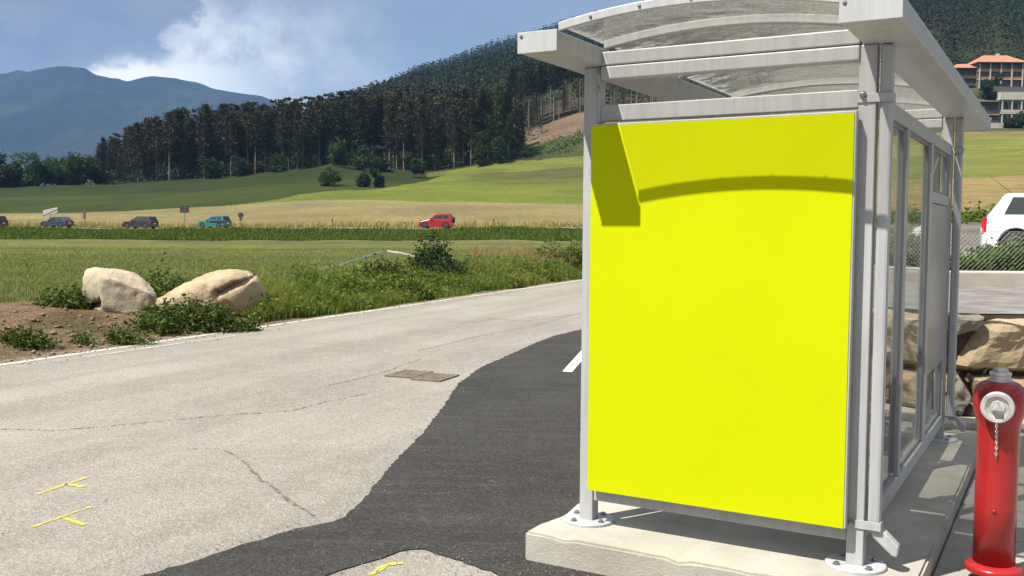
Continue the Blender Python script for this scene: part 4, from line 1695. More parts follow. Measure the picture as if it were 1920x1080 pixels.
# ------------------------------------------------------------------ boulders
def boulder(name, prof, depth, seed, mat, loc, label, rz=0.0, cut=None, planes=22, keep=(.80, .95), rough=.015, lump=.05, rib=-.03):
    """prof: (x, top, bottom) stations across the stone"""
    xs = np.array([p[0] for p in prof]); tops = np.array([p[1] for p in prof]); bots = np.array([p[2] for p in prof])
    nx, na = 90, 72
    v, f = [], []
    for i in range(nx + 1):
        x = xs[0] + (xs[-1] - xs[0]) * (0.5 - 0.5 * math.cos(math.pi * i / nx))
        t_, b_ = np.interp(x, xs, tops), np.interp(x, xs, bots)
        c, hz = (t_ + b_) / 2, (t_ - b_) / 2
        e = (x - xs[0]) / (xs[-1] - xs[0])
        dy = depth / 2 * (max(0.02, 1 - abs(2 * e - 1) ** 2.6)) ** .5
        for k in range(na):
            a = 2 * math.pi * k / na
            ca, sa = math.cos(a), math.sin(a)
            sg = lambda q: math.copysign(abs(q) ** .72, q)
            p = Vector((x, sg(ca) * dy, c + sg(sa) * hz))
            q = p * 2.1 + Vector((seed, seed * .3, 0))
            d = mnoise.fractal(q, .8, 2.1, 5) * lump
            ridge = (1 - abs(mnoise.noise(q * 1.3 + Vector((3, 1, 7))))) ** 9 * rib
            nrm = Vector((0, ca, sa))
            p = p + nrm * (d + ridge)
            v.append(p)
    # split faces: shear the stone off along a set of planes, as broken rock has them
    P_ = np.array([tuple(p) for p in v])
    g = np.random.default_rng(int(seed * 10))
    cen = P_.mean(0)
    for _ in range(planes):
        n_ = g.normal(size=3) * np.array([1.0, 1.0, .75])
        n_ /= np.linalg.norm(n_)
        dd = (P_ - cen) @ n_
        lim = dd.max() * g.uniform(*keep)
        over = np.maximum(dd - lim, 0)
        P_ = P_ - n_[None] * (over * .93)[:, None]
    v = []
    for p in P_:
        q = Vector(p) * 9 + Vector((seed, 0, 0))
        o_ = Vector(p - cen)
        v.append(Vector(p) + o_.normalized() * (mnoise.fractal(q, .9, 2.1, 4) * rough))
    if cut:
        # slanting fissure under an overhanging lip on the front
        cx0, cz0, cx1, cz1 = cut
        for p in v:
            if cx0 < p.x < cx1 and p.y < .05:
                zc = cz0 + (cz1 - cz0) * (p.x - cx0) / (cx1 - cx0) + .025 * mnoise.noise(p * 6)
                dd = p.z - zc
                if -.13 < dd < .0:
                    p.y += .20 * (1 + dd / .13) * min(1, (p.x - cx0) / .12) * min(1, (cx1 - p.x) / .06)
    for i in range(nx):
        for k in range(na):
            a, b = i * na + k, i * na + (k + 1) % na
            f.append((a, a + na, b + na, b))
    f.append(tuple(range(na)))
    f.append(tuple(nx * na + k for k in range(na - 1, -1, -1)))
    me = mesh_from(name, v, f, False)
    for p in me.polygons:
        p.use_smooth = True
    o = link_mesh(name, me, mat)
    o.location = loc
    o.rotation_euler = (0, 0, rz)
    tag(o, label, 'boulder', 'boulders by the road')
    return o


# pixel profile of the left stone, 15.5 m off: 8.5 mm per pixel
s1 = .00848
bx = at(150, 15.5)
boulder('boulder', [((x - 150) * s1, (580 - t_) * s1 + .20, (580 - b_) * s1 + .16) for x, t_, b_ in
                    [(149, 530, 550), (153, 509, 570), (162, 497, 582), (178, 493, 590), (200, 498, 592), (222, 502, 590), (240, 508, 586), (258, 519, 578), (275, 528, 568), (292, 535, 560)]],
        .85, 3.0, M['boulder'], (bx, 15.6, 0.0), 'pale cream angular boulder, left of the two on the soil bank', 0, (.06, .33, .46, .42), 18, (.82, .95), .013, .03, 0.0)
s2 = .0089
bx = at(300, 16.3)
boulder('boulder', [((x - 284) * s2 * 1.04, (580 - t_) * s2 + .12, (580 - b_) * s2 + .05) for x, t_, b_ in
                    [(282, 552, 562), (305, 542, 574), (330, 530, 578), (355, 515, 580), (378, 503, 582), (400, 497, 582), (425, 496, 582), (445, 502, 582), (462, 512, 580), (475, 528, 576), (484, 548, 572)]],
        1.05, 9.0, M['boulder_warm'], (bx - .09, 16.4, 0.0), 'warm tan whale backed boulder, right of the two on the soil bank', 0, (1.02, .46, 1.74, .84), 9, (.90, .98), .010, .04, -.02)

# loose stones on the soil bank
def build_pebbles():
    r = random.Random(17)
    vs_, fs = [], []
    for k in range(2600):
        a = r.uniform(-14, 4.6)
        s = abs(r.gauss(0, 1.6)) + .05
        if s > 5 or (a > 3.4 and s > .5):
            continue
        x, y = line_pt(a, s)
        if 960 + F * x / y > 520:
            continue
        z = zt1(x, y)
        q = r.choice([.008, .011, .014, .02, .032]) * r.uniform(.7, 1.3)
        b = len(vs_)
        for d in ((1, 0, 0), (-1, 0, 0), (0, 1, 0), (0, -1, 0), (0, 0, .8), (0, 0, -.6)):
            vs_.append((x + (d[0] + r.uniform(-.3, .3)) * q * 1.3, y + (d[1] + r.uniform(-.3, .3)) * q, z + (d[2] + r.uniform(-.2, .2)) * q + q * .3))
        for t_ in ((0, 2, 4), (2, 1, 4), (1, 3, 4), (3, 0, 4), (2, 0, 5), (1, 2, 5), (3, 1, 5), (0, 3, 5)):
            fs.append(tuple(b + i for i in t_))
    tag(link_mesh('loose_stones', mesh_np('loose_stones', vs_, fs), M['pebble']), 'loose stones and clods on the bare soil bank', 'stones', kind='stuff')


build_pebbles()


def build_grit():
    """loose chippings along the ragged asphalt joint, the road edge and the slab"""
    r = random.Random(23)
    edge = patch_edge + tri
    vs_, fs = [], []
    def stone(x, y, z, q):
        b = len(vs_)
        for d in ((1, 0, 0), (-1, 0, 0), (0, 1, 0), (0, -1, 0), (0, 0, .7), (0, 0, -.5)):
            vs_.append((x + (d[0] + r.uniform(-.3, .3)) * q, y + (d[1] + r.uniform(-.3, .3)) * q, z + d[2] * q + q * .3))
        for t_ in ((0, 2, 4), (2, 1, 4), (1, 3, 4), (3, 0, 4), (2, 0, 5), (1, 2, 5), (3, 1, 5), (0, 3, 5)):
            fs.append(tuple(b + i for i in t_))
    for _ in range(420):
        k = r.randrange(3, len(edge) - 1)
        f = r.random()
        stone(edge[k][0] * (1 - f) + edge[k + 1][0] * f + r.gauss(0, .06), edge[k][1] * (1 - f) + edge[k + 1][1] * f + r.gauss(0, .06), .007, r.choice([.002, .003, .004, .006]))
    for _ in range(900):
        x, y = line_pt(r.uniform(-6, 16), -abs(r.gauss(0, .25)) + .1)
        stone(x, y, .006, r.choice([.004, .006, .008, .012]))
    for _ in range(200):
        p = W(r.uniform(-.6, 1.6), -.29 - abs(r.gauss(0, .12)))
        stone(p.x, p.y, .008, r.choice([.002, .003, .004, .006]))
    for _ in range(160):
        stone(r.uniform(-3.2, .4), r.uniform(4.6, 12), .007, r.choice([.003, .004, .006]))
    tag(link_mesh('road_grit', mesh_np('road_grit', vs_, fs), M['grit']), 'loose chippings along the asphalt joint and the slab', 'grit', kind='stuff')


build_grit()

# ------------------------------------------------------------------ grasses and weeds
def blades(pos, h, w, lean, seed):
    """one bent grass blade (two quads would be plenty) per position"""
    g = np.random.default_rng(seed)
    pos = np.asarray(pos, float)
    n = len(pos)
    a = g.uniform(0, 2 * np.pi, n)
    hh = h * g.uniform(.5, 1.3, n) if np.isscalar(h) else np.asarray(h) * g.uniform(.6, 1.25, n)
    dx, dy = np.cos(a), np.sin(a)
    ln = lean * hh * g.uniform(.2, 1.2, n)
    b = g.uniform(0, 2 * np.pi, n)
    wx, wy = np.cos(b) * w / 2, np.sin(b) * w / 2
    z = np.zeros(n)
    p0 = pos + np.stack([wx, wy, z], 1)
    p1 = pos - np.stack([wx, wy, z], 1)
    mid = pos + np.stack([dx * ln * .35, dy * ln * .35, hh * .6], 1)
    m0 = mid + np.stack([wx, wy, z], 1) * .7
    m1 = mid - np.stack([wx, wy, z], 1) * .7
    tip = pos + np.stack([dx * ln, dy * ln, hh], 1)
    v = np.stack([p0, p1, m1, m0, tip], 1).reshape(-1, 3)
    i = np.arange(n)[:, None] * 5
    f = np.concatenate([i + np.array([[0, 1, 2]]), i + np.array([[0, 2, 3]]), i + np.array([[3, 2, 4]])])
    return v, f


def stuff_blades(name, X, Y, h, w, lean, mat, label, seed):
    Z = zt(X, Y)
    v, f = blades(np.stack([X, Y, Z], 1), h, w, lean, seed)
    tag(link_mesh(name, mesh_np(name, v, f), mat), label, 'grass', kind='stuff')


def build_grass():
    g = np.random.default_rng(3)
    # young crop in the near field
    n = 150000
    Y = np.exp(g.uniform(np.log(15), np.log(62), n))
    px = g.uniform(-420, 1130, n)
    X = (px - 960) / F * Y
    s = side(X, Y)
    soilw = np.interp(px, [-600, 0, 150, 300, 460, 520, 1100], [6.4, 5.0, 4.5, 3.9, 2.8, 2.0, 2.0]) + fbm(X, Y, 1.6, 41) * 2.0
    k = s > soilw
    X, Y = X[k], Y[k]
    stuff_blades('field_grass', X, Y, .075 + .04 * fbm(X, Y, 6, 5), .02 + .0 * X[0], .5, M['grass'], 'short green crop growing in the near field', 1)
    # tall verge grass along the road
    n = 90000
    a = np.exp(g.uniform(np.log(8), np.log(56), n)) - 3.0
    s = np.abs(g.normal(0, 1.15, n)) + .30 + .25 * g.random(n)
    X = LINE_P[0] + LINE_D[0] * a + LINE_N[0] * s
    Y = LINE_P[1] + LINE_D[1] * a + LINE_N[1] * s
    px = 960 + F * X / Y
    clump = fbm(X, Y, 1.7, 81) * 1.3
    k = (px > 470) & (px < 1180) & (clump > -.18)
    X, Y, s, clump = X[k], Y[k], s[k], clump[k]
    h = (.06 + .26 * np.clip(s / 1.6, 0, 1)) * (1 + 2.4 * clump)
    w_ = (g.random(len(X)) < .05) | ((g.random(len(X)) < .22) & (fbm(X, Y, 1.1, 85) > .12))
    c_ = np.stack([X[w_], Y[w_], zt(X[w_], Y[w_]) + h[w_] * g.uniform(.2, 1.0, w_.sum())], 1)
    v, f = leaf_cloud(c_, .038, 7, np.full(len(c_), .13), .7, .6, 14)
    tag(link_mesh('verge_weeds', mesh_np('verge_weeds', v, f), M['weed']), 'low leafy weeds mixed into the grass along the road edge', 'weeds', kind='stuff')
    stuff_blades('verge_grass', X, Y, h * 1.15, .013, .55, M['weed'], 'tall weedy grass along the far edge of the road', 2)
    # bank in front of the far road
    n = 56000
    px = g.uniform(-350, 1560, n)
    Y = g.uniform(103, 112.5, n)
    X = (px - 960) / F * Y
    h = .24 + .5 * np.clip(fbm(X, Y, 2.5, 91) + .1, 0, 1)
    stuff_blades('bank_grass', X, Y, h, .11, .6, M['bankgrass'], 'tall dark grass on the bank below the far road', 3)
    # pale seed heads along the far road
    n = 9000
    px = g.uniform(-100, 1250, n)
    Y = g.uniform(121.5, 125, n)
    X = (px - 960) / F * Y
    stuff_blades('roadside_seed_grass', X, Y, .8, .10, .5, M['drygrass'], 'pale seeding grass beyond the far road', 4)
    # dry yellow patch
    n = 16000
    px = g.uniform(885, 1075, n)
    Y = g.uniform(33, 46, n)
    X = (px - 960) / F * Y
    k = fbm(X, Y, 3, 51) > -.1
    stuff_blades('dry_patch_grass', X[k], Y[k], .46, .026, .7, M['drygrass'], 'dry yellow grass patch behind the roadside weeds', 5)


build_grass()


def clump_plant(name, x, y, rx, ry, h, leaf, nclump, per, mat, label, cat, seed, stems=True, group=None, ztop=None):
    """low leafy plant: short stems below, small leaves spread through an uneven mound"""
    r = random.Random(seed)
    root = empty(name, (x, y, zt1(x, y)))
    cent, spr, tv = [], [], []
    for k in range(nclump):
        a = r.uniform(0, 6.28)
        q = math.sqrt(r.random())
        px_, py_ = math.cos(a) * q * rx, math.sin(a) * q * ry
        top = h * (1 - q * q * .75) * r.uniform(.6, 1.15)
        zz = zt1(x + px_, y + py_) - root.location.z
        for _ in range(2):
            cent.append((px_ + r.gauss(0, .03), py_ + r.gauss(0, .03), zz + top * r.uniform(.25, 1.0)))
            spr.append(.10 + .10 * h)
        if stems and k % 2 == 0:
            tv.append(tube_np([(px_ * .6, py_ * .6, zz - .03), (px_, py_, zz + top * .9)], [.008, .003], 3))
    v, f = leaf_cloud(cent, leaf, per, np.array(spr), .7, .5, seed)
    me = mesh_np('foliage', v, f)
    link_mesh('foliage', me, mat, root)
    if tv:
        link_mesh('stem', mesh_np('stem', *join_np(tv)), M['bark'], root)['kind'] = 'stuff'
    tag(root, label, cat, group)
    return root


SH, WD = M['shrub'], M['weed']


def gp(px, py, z=.2):
    """ground point seen at a pixel, on nearly level ground"""
    Y = (EYE - z) * F / (py - yh(px))
    return at(px, Y), Y


plants = [
    # px, py(base), rx, ry, h, leaf, nclump, mat, label
    (372, 606, .90, .30, .42, .034, 220, SH, 'wide dense low bush in front of the tan boulder'),
    (300, 612, .38, .3, .34, .034, 70, SH, 'left lobe of greenery below the gap between the boulders'),
    (130, 596, .42, .35, .36, .036, 90, SH, 'dark leafy bush at the left foot of the pale boulder'),
    (40, 642, .34, .22, .17, .03, 60, SH, 'flat green weed patch on the soil at the left edge'),
    (226, 630, .20, .16, .17, .028, 40, SH, 'small weed tuft on bare soil below the boulders'),
    (152, 634, .09, .09, .12, .026, 16, SH, 'tiny green weed on the soil left of the small tuft'),
    (212, 590, .14, .12, .16, .028, 26, WD, 'small weed beside the lower edge of the pale boulder'),
    (182, 592, .10, .10, .14, .028, 16, WD, 'tiny weed just below the pale boulder'),
    (275, 630, .08, .08, .12, .026, 12, SH, 'tiny weed sprig near the road right of the small tuft'),
]
for i, (px, py, rx, ry, h, lf, nc, mt, lab) in enumerate(plants):
    x, y = gp(px, py, .12)
    clump_plant('weed_plant' if rx < .25 else 'low_bush', x, y, rx, ry, h, lf, nc, 9, mt, lab, 'bush' if rx > .25 else 'weed', 300 + i)
x, y = at(300, 17.4), 17.4
clump_plant('low_bush', x, y, .62, .35, .62, .036, 110, 9, SH, 'green bush standing behind the gap between the two boulders', 'bush', 330)
x, y = at(190, 16.6), 16.6
clump_plant('weed_plant', x, y, .42, .2, .74, .03, 50, 6, WD, 'thin tall weeds behind the pale boulder', 'weed', 331)
x, y = at(505, 17.2), 17.2
clump_plant('low_bush', x, y, .45, .35, .34, .034, 80, 9, WD, 'light green weeds at the right end of the tan boulder', 'bush', 332)
x, y = at(812, 26.6), 26.6
clump_plant('tall_bush', x, y, .62, .6, 1.22, .045, 210, 9, M['broad_dark'], 'tall dark bush behind the roadside weeds crossing the white tape', 'bush', 333)
x, y = at(835, 25.6), 25.6
clump_plant('low_bush', x, y, .6, .4, .62, .04, 120, 9, M['broad_dark'], 'dark low bush at the foot of the tall one by the road', 'bush', 334)
more = [(560, 20.5, .9, .42, 'loose weed clump on the verge left of the white fence post'), (640, 22.5, 1.0, .55, 'weed clump below the start of the white tape'),
        (720, 23.0, .8, .78, 'tall grey green weeds in front of the white fence post'), (752, 21.6, .6, .55, 'weed clump right of the white fence post close to the road'),
        (895, 29.0, .6, .62, 'bluish green plant beside the dry yellow patch'), (985, 31.5, 1.0, .5, 'weed clump in front of the dry yellow patch'),
        (1040, 34.0, .8, .95, 'tall weeds near the shelter post'), (1080, 35.0, .5, 1.25, 'tallest dark weeds half hidden by the shelter post')]
for i, (px, Y, rr, h, lab) in enumerate(more):
    clump_plant('weed_plant', at(px, Y), Y, rr, .4, h, .045, 110, 8, WD if i % 2 else SH, lab, 'weed', 350 + i)
# single stalks standing above the bank grass
# ------------------------------------------------------------------ white tape fence
def tape_fence():
    TW = simple('white_tape', (.74, .74, .68), .6)
    PG = simple('grey_stake', (.20, .19, .17), .8)
    x0, y0 = at(718, 30.0), 30.0
    z0 = zt1(x0, y0)
    r = empty('tape_fence', (x0, y0, z0))
    tag(r, 'white tape strung between thin grey stakes behind the roadside weeds', 'fence')
    def pt(px, py, Y):
        return Vector((at(px, Y), Y, EYE + (yh(px) - py) * Y / F)) - Vector((x0, y0, z0))
    for px, top, Y in ((712, 468, 30.0), (724, 468, 30.1), (845, 492, 30.5), (476, 506, 27.4)):
        t_ = pt(px, top, Y)
        zb = zt1(at(px, Y), Y) - z0
        MB().tube([(t_.x, t_.y, zb - .1), tuple(t_)], .013, 6).build('stake', PG, r)
    runs = [[(476, 513, 27.4), (560, 509, 28.2), (632, 497, 29.0), (672, 485, 29.5), (716, 470, 30.0)], [(724, 470, 30.1), (752, 474, 30.15), (790, 483, 30.3), (845, 496, 30.5)]]
    for run in runs:
        m = MB()
        p = [pt(*q) for q in run]
        for a, b in zip(p, p[1:]):
            m.add([a + Vector((0, 0, -.03)), b + Vector((0, 0, -.03)), b + Vector((0, 0, .03)), a + Vector((0, 0, .03)),
                   a + Vector((0, .003, -.03)), b + Vector((0, .003, -.03)), b + Vector((0, .003, .03)), a + Vector((0, .003, .03))],
                  [(0, 1, 2, 3), (7, 6, 5, 4), (0, 4, 5, 1), (3, 2, 6, 7)])
        m.build('tape', TW, r)


tape_fence()

# ------------------------------------------------------------------ cars
M['tyre'] = simple('tyre_rubber', (.018, .018, .02), .85)
M['rim'] = simple('alloy_rim', (.45, .45, .46), .35, .8)
M['trim'] = simple('black_trim', (.02, .02, .022), .5)


def car_glass():
    m, t, b = principled('car_glass')
    b.inputs['Base Color'].default_value = (.025, .032, .035, 1)
    b.inputs['Roughness'].default_value = .04
    b.inputs['Specular IOR Level'].default_value = .8
    return m


M['car_glass'] = car_glass()
M['tail'] = simple('tail_lamp', (.45, .012, .02), .2, 0, .1, 5, coat=.5)
M['lamp'] = simple('head_lamp', (.3, .3, .31), .2, .2, .1, 5, coat=.5)
M['plate'] = simple('number_plate', (.6, .6, .58), .5)


def car(name, label, loc, heading, L, Wd, H, colour, group, boxy=0.5, spare=False, rear_up=True, antenna=False, cat='car', two_tone=None, slant=None, first_pane=.10, soft=.06):
    r = empty(name, loc, heading)
    P = simple(name + '_paint', colour, .25, .0, .03, 2, coat=.8)
    wr = .30 if H < 1.55 else .35
    xr, xf = .18 * L, .81 * L
    belt = H * .62
    hood = H * .58

    def arch(cx):
        R_ = wr + .055
        return [(cx - R_ * math.cos(a), wr + R_ * math.sin(a)) for a in np.linspace(-.35, math.pi + .35, 13)]
    low = .19
    poly = [(0.02, low + .12), (0.0, low + .30), (0.03, belt * .78), (.05, belt)]
    poly += [(L * .62, belt), (L * .70, belt * .97), (L * .93, hood * .86), (L * .985, hood * .70), (L, low + .25), (L * .99, low + .02)]
    a_f = arch(xf)[::-1]
    a_r = arch(xr)[::-1]
    poly += [(xf + wr + .09, low)] + a_f + [(xf - wr - .09, low)] + [(xr + wr + .09, low)] + a_r + [(xr - wr - .09, low + .02)]
    b = MB().prism(poly, -Wd / 2, Wd / 2).build('body', P, r, min(soft, .075) * .8, seg=4)
    # dark wheel wells and floor
    MB().box(.15, L - .15, -Wd / 2 + .16, Wd / 2 - .16, low + .02, belt - .06).build('underbody', M['trim'], b)
    x0b, x1b = (.04, L * .70)
    x0t, x1t = (L * (slant or (.07 if rear_up else .16)), L * (.50 + .02 * boxy))
    yb, yt = Wd / 2 - .03, Wd / 2 - .17
    hexa = [(x0b, -yb, belt - .01), (x1b, -yb, belt - .03), (x1b, yb, belt - .03), (x0b, yb, belt - .01),
            (x0t, -yt, H), (x1t, -yt, H - .02), (x1t, yt, H - .02), (x0t, yt, H)]
    MB().hexa(hexa).build('cabin', P, r, soft, seg=4)
    hv = [Vector(p) for p in hexa]

    def face_quad(i0, i1, i2, i3, a0, a1, b0, b1, push, nm='window', mat=None):
        p0, p1, p2, p3 = hv[i0], hv[i1], hv[i2], hv[i3]
        bl = lambda a, c: (p0 * (1 - a) + p1 * a) * (1 - c) + (p3 * (1 - a) + p2 * a) * c
        q = [bl(a0, b0), bl(a1, b0), bl(a1, b1), bl(a0, b1)]
        n = (q[1] - q[0]).cross(q[3] - q[0]).normalized()
        cen = sum(hv, Vector()) / 8
        if n.dot(q[0] - cen) < 0:
            n = -n
        MB().hexa([p - n * .02 for p in q] + [p + n * push for p in q]).build(nm, mat or M['car_glass'], r, .004)
    for s0, s1, s2, s3 in ((0, 1, 5, 4), (3, 2, 6, 7)):
        for a0, a1 in ((first_pane, .40), (.44, .66), (.69, .86)):
            face_quad(s0, s1, s2, s3, a0, a1, .14, .84, .006)
    face_quad(0, 3, 7, 4, .1, .9, .12, .82, .008)
    face_quad(1, 2, 6, 5, .08, .92, .1, .9, .008)
    for x in (xr, xf):
        for sgn in (-1, 1):
            yc = sgn * (Wd / 2 - .10)
            T = Matrix.Translation((x, yc, wr)) @ Matrix.Rotation(sgn * -math.pi / 2, 4, 'X')
            w = MB().lathe([(wr * .62, -.09), (wr * .93, -.09), (wr, -.06), (wr, .06), (wr * .93, .09), (wr * .62, .09)], 28, T).build('wheel', M['tyre'], r, smooth=True)
            MB().lathe([(wr * .63, .07), (wr * .58, .093), (wr * .2, .075), (.03, .085)], 20, T).build('rim', M['rim'], w)
    for sgn in (-1, 1):
        MB().box(-.012, .06, sgn * (Wd / 2 - .075) - .075, sgn * (Wd / 2 - .075) + .068, belt * .62, belt * 1.0).build('tail_light', M['tail'], r, .01)
        MB().box(L * .945, L * .992, sgn * (Wd / 2 - .2) - .11, sgn * (Wd / 2 - .2) + .11, hood * .66, hood * .80).build('headlight', M['lamp'], r, .02)
        MB().box(L * .60, L * .64, sgn * (Wd / 2 + .07) - .09, sgn * (Wd / 2 + .07) + .09, belt + .02, belt + .15).build('mirror', P, r, .02)
    MB().box(-.035, .05, -Wd / 2 + .03, Wd / 2 - .03, low + .04, low + .32).build('bumper', P, r, .03)
    MB().box(L - .03, L + .03, -Wd / 2 + .05, Wd / 2 - .05, low + .02, low + .26).build('bumper', P if not spare else M['trim'], r, .03)
    MB().box(-.042, -.03, -.26, .26, low + .36, low + .47).build('number_plate', M['plate'], r)
    if spare:
        T = Matrix.Translation((-.10, .1, H * .62)) @ Matrix.Rotation(math.pi / 2, 4, 'Y')
        MB().lathe([(.1, -.1), (.33, -.1), (.36, -.06), (.36, .06), (.32, .1), (.1, .1)], 24, T).build('spare_wheel', M['tyre'], r, smooth=True)
        MB().box(x0t + .1, x1t - .1, -yt + .04, yt - .04, H + .02, H + .055).build('roof_rack', M['trim'], r, .01)
    if antenna:
        MB().tube([(x0t + .18, 0, H - .01), (x0t - .32, 0, H + .42)], [.009, .004], 6).build('aerial', M['trim'], r)
        MB().box(x0t + .42, x0t + .66, -yt - .035, -yt - .03, belt + .1, belt + .14).build('sticker', M['plate'], r)
    if two_tone:
        P2 = simple('second_paint', two_tone, .25, 0, .03, 2, coat=.8)
        MB().box(.0, L * .52, -Wd / 2 - .006, -Wd / 2 + .02, wr * 2 + .02, belt - .02).build('rear_panel', P2, r, .01)
        MB().box(.0, L * .52, Wd / 2 - .02, Wd / 2 + .006, wr * 2 + .02, belt - .02).build('rear_panel', P2, r, .01)
        MB().box(x0t + .05, x1t - .2, -yt + .05, yt - .05, H - .005, H + .012).build('roof_panel', P2, r, .01)
    tag(r, label, cat, group)
    return r


white = car('white_hatchback', 'white hatchback parked beyond the hedge behind the hydrant', (11.02, 22.9, 1.02), rad(-24), 3.6, 1.62, 1.45, (.74, .75, .76), None, antenna=True, slant=.12, first_pane=.13, soft=.085)
FR = 'cars on the far road'


def far_car(name, px, Y, label, L, Wd, H, col, **k):
    x = at(px, Y)
    h = k.pop('h', 0)
    return car(name, label, (x, Y, zt1(x, Y) + .05), math.pi + h, L, Wd, H, col, FR, **k)


far_car('red_off_road_car', 849, 117.5, 'red off-road car with spare wheel on its back on the far road', 4.1, 1.7, 1.72, (.30, .016, .02), spare=True, h=rad(-8))
far_car('teal_car', 427, 117.5, 'dark and teal car on the far road between the two pole signs', 3.7, 1.65, 1.5, (.02, .15, .145), two_tone=(.02, .022, .03), h=rad(-18))
far_car('dark_estate_car', 290, 117.5, 'dark grey estate car on the far road left of the square sign', 4.0, 1.7, 1.5, (.035, .03, .04), h=rad(-16))
far_car('blue_black_car', 131, 117.5, 'dark blue car passing behind the white board at the left', 3.5, 1.65, 1.35, (.03, .045, .085), rear_up=False, h=rad(-14))
far_car('dark_red_car', 8, 117.5, 'dark car cut off by the left edge on the far road', 4.0, 1.7, 1.5, (.06, .02, .03), h=rad(-10))
# ------------------------------------------------------------------ far road and its signs
fr = []
fx = np.linspace(-150, 46, 80)
v, f = [], []
for i, x in enumerate(fx):
    for yy_ in (113.2, 121.0):
        v.append((x, yy_, zt1(x, yy_) + .12))
for i in range(len(fx) - 1):
    f.append((2 * i, 2 * i + 2, 2 * i + 3, 2 * i + 1))
tag(link_mesh('far_road', mesh_from('far_road', v, f), M['pale_asphalt']), kind='structure')
for ob in bpy.data.objects:
    if ob.get('group') == FR:
        ob.location.z += .08
SG = simple('sign_back', (.045, .042, .04), .6)
SW = simple('sign_white', (.50, .49, .47), .6)
SP = simple('sign_post', (.20, .19, .18), .6, .4)
BRN = simple('brown_sign', (.16, .09, .06), .7)


def sign(name, px, Y, h, label, build, cat='road sign'):
    x = at(px, Y)
    r = empty(name, (x, Y, zt1(x, Y)))
    tag(r, label, cat, 'signs along the far road')
    MB().tube([(0, 0, -.2), (0, 0, h)], .045, 8).build('pole', SP, r)
    build(r, h)
    return r


def two_plates(r, h):
    MB().box(-.58, -.03, -.06, -.045, h - .95, h).build('plate', SG, r, .01)
    MB().box(.03, .58, -.06, -.045, h - .95, h).build('plate', SG, r, .01)


def disc(r, h):
    T = Matrix.Translation((0, -.06, h - .3)) @ Matrix.Rotation(math.pi / 2, 4, 'X')
    MB().lathe([(.36, -.01), (.36, .01)], 24, T).build('disc', SG, r)
    MB().box(-.16, .16, -.062, -.05, h - .95, h - .68).build('plate', SG, r)


def board(r, h):
    m = MB().hexa([(-.85, -.07, h - 1.05), (.85, -.07, h - .55), (.85, -.05, h - .55), (-.85, -.05, h - 1.05),
                   (-.85, -.07, h - .35), (.85, -.07, h + .02), (.85, -.05, h + .02), (-.85, -.05, h - .35)])
    b = m.build('board', SW, r)
    MB().hexa([(-.85, -.08, h - 1.05), (.85, -.08, h - .3), (.85, -.072, h - .3), (-.85, -.072, h - 1.05),
               (-.85, -.08, h - .95), (.85, -.08, h - .18), (.85, -.072, h - .18), (-.85, -.072, h - .95)]).build('stripe', BRN, b)
    MB().box(-.1, .5, -.068, -.05, h - 1.75, h - 1.2).build('plate', SG, r)


def narrow(r, h):
    MB().box(-.16, .16, -.06, -.04, h - 1.1, h).build('plate', BRN, r)


sign('square_sign', 347, 122.6, 3.0, 'dark double square sign on a pole beyond the far road', two_plates)
sign('round_sign', 452, 122.6, 2.0, 'dark round sign on a short pole right of the teal car', disc)
sign('slanted_board', 96, 114.0, 2.55, 'pale slanted board on a pole in front of the dark blue car', board)
sign('narrow_sign', 160, 114.0, 2.3, 'narrow brown sign on a pole right of the slanted board', narrow)


def delineator(px, Y, h, label, dark):
    x = at(px, Y)
    r = empty('marker_post', (x, Y, zt1(x, Y)))
    tag(r, label, 'marker post', 'roadside marker posts')
    MB().box(-.07, .07, -.04, .04, -.1, h).build('shaft', SG if dark else SW, r, .01)
    MB().box(-.075, .075, -.045, .045, h - .3, h - .02).build('band', SG, r, .005)


delineator(757, 122.0, 1.0, 'white marker post with dark band left of the red car', False)
delineator(623, 122.3, 1.25, 'slim dark marker post beyond the far road between the teal and red cars', True)
delineator(925, 122.3, 1.2, 'slim dark marker post right of the red car', True)

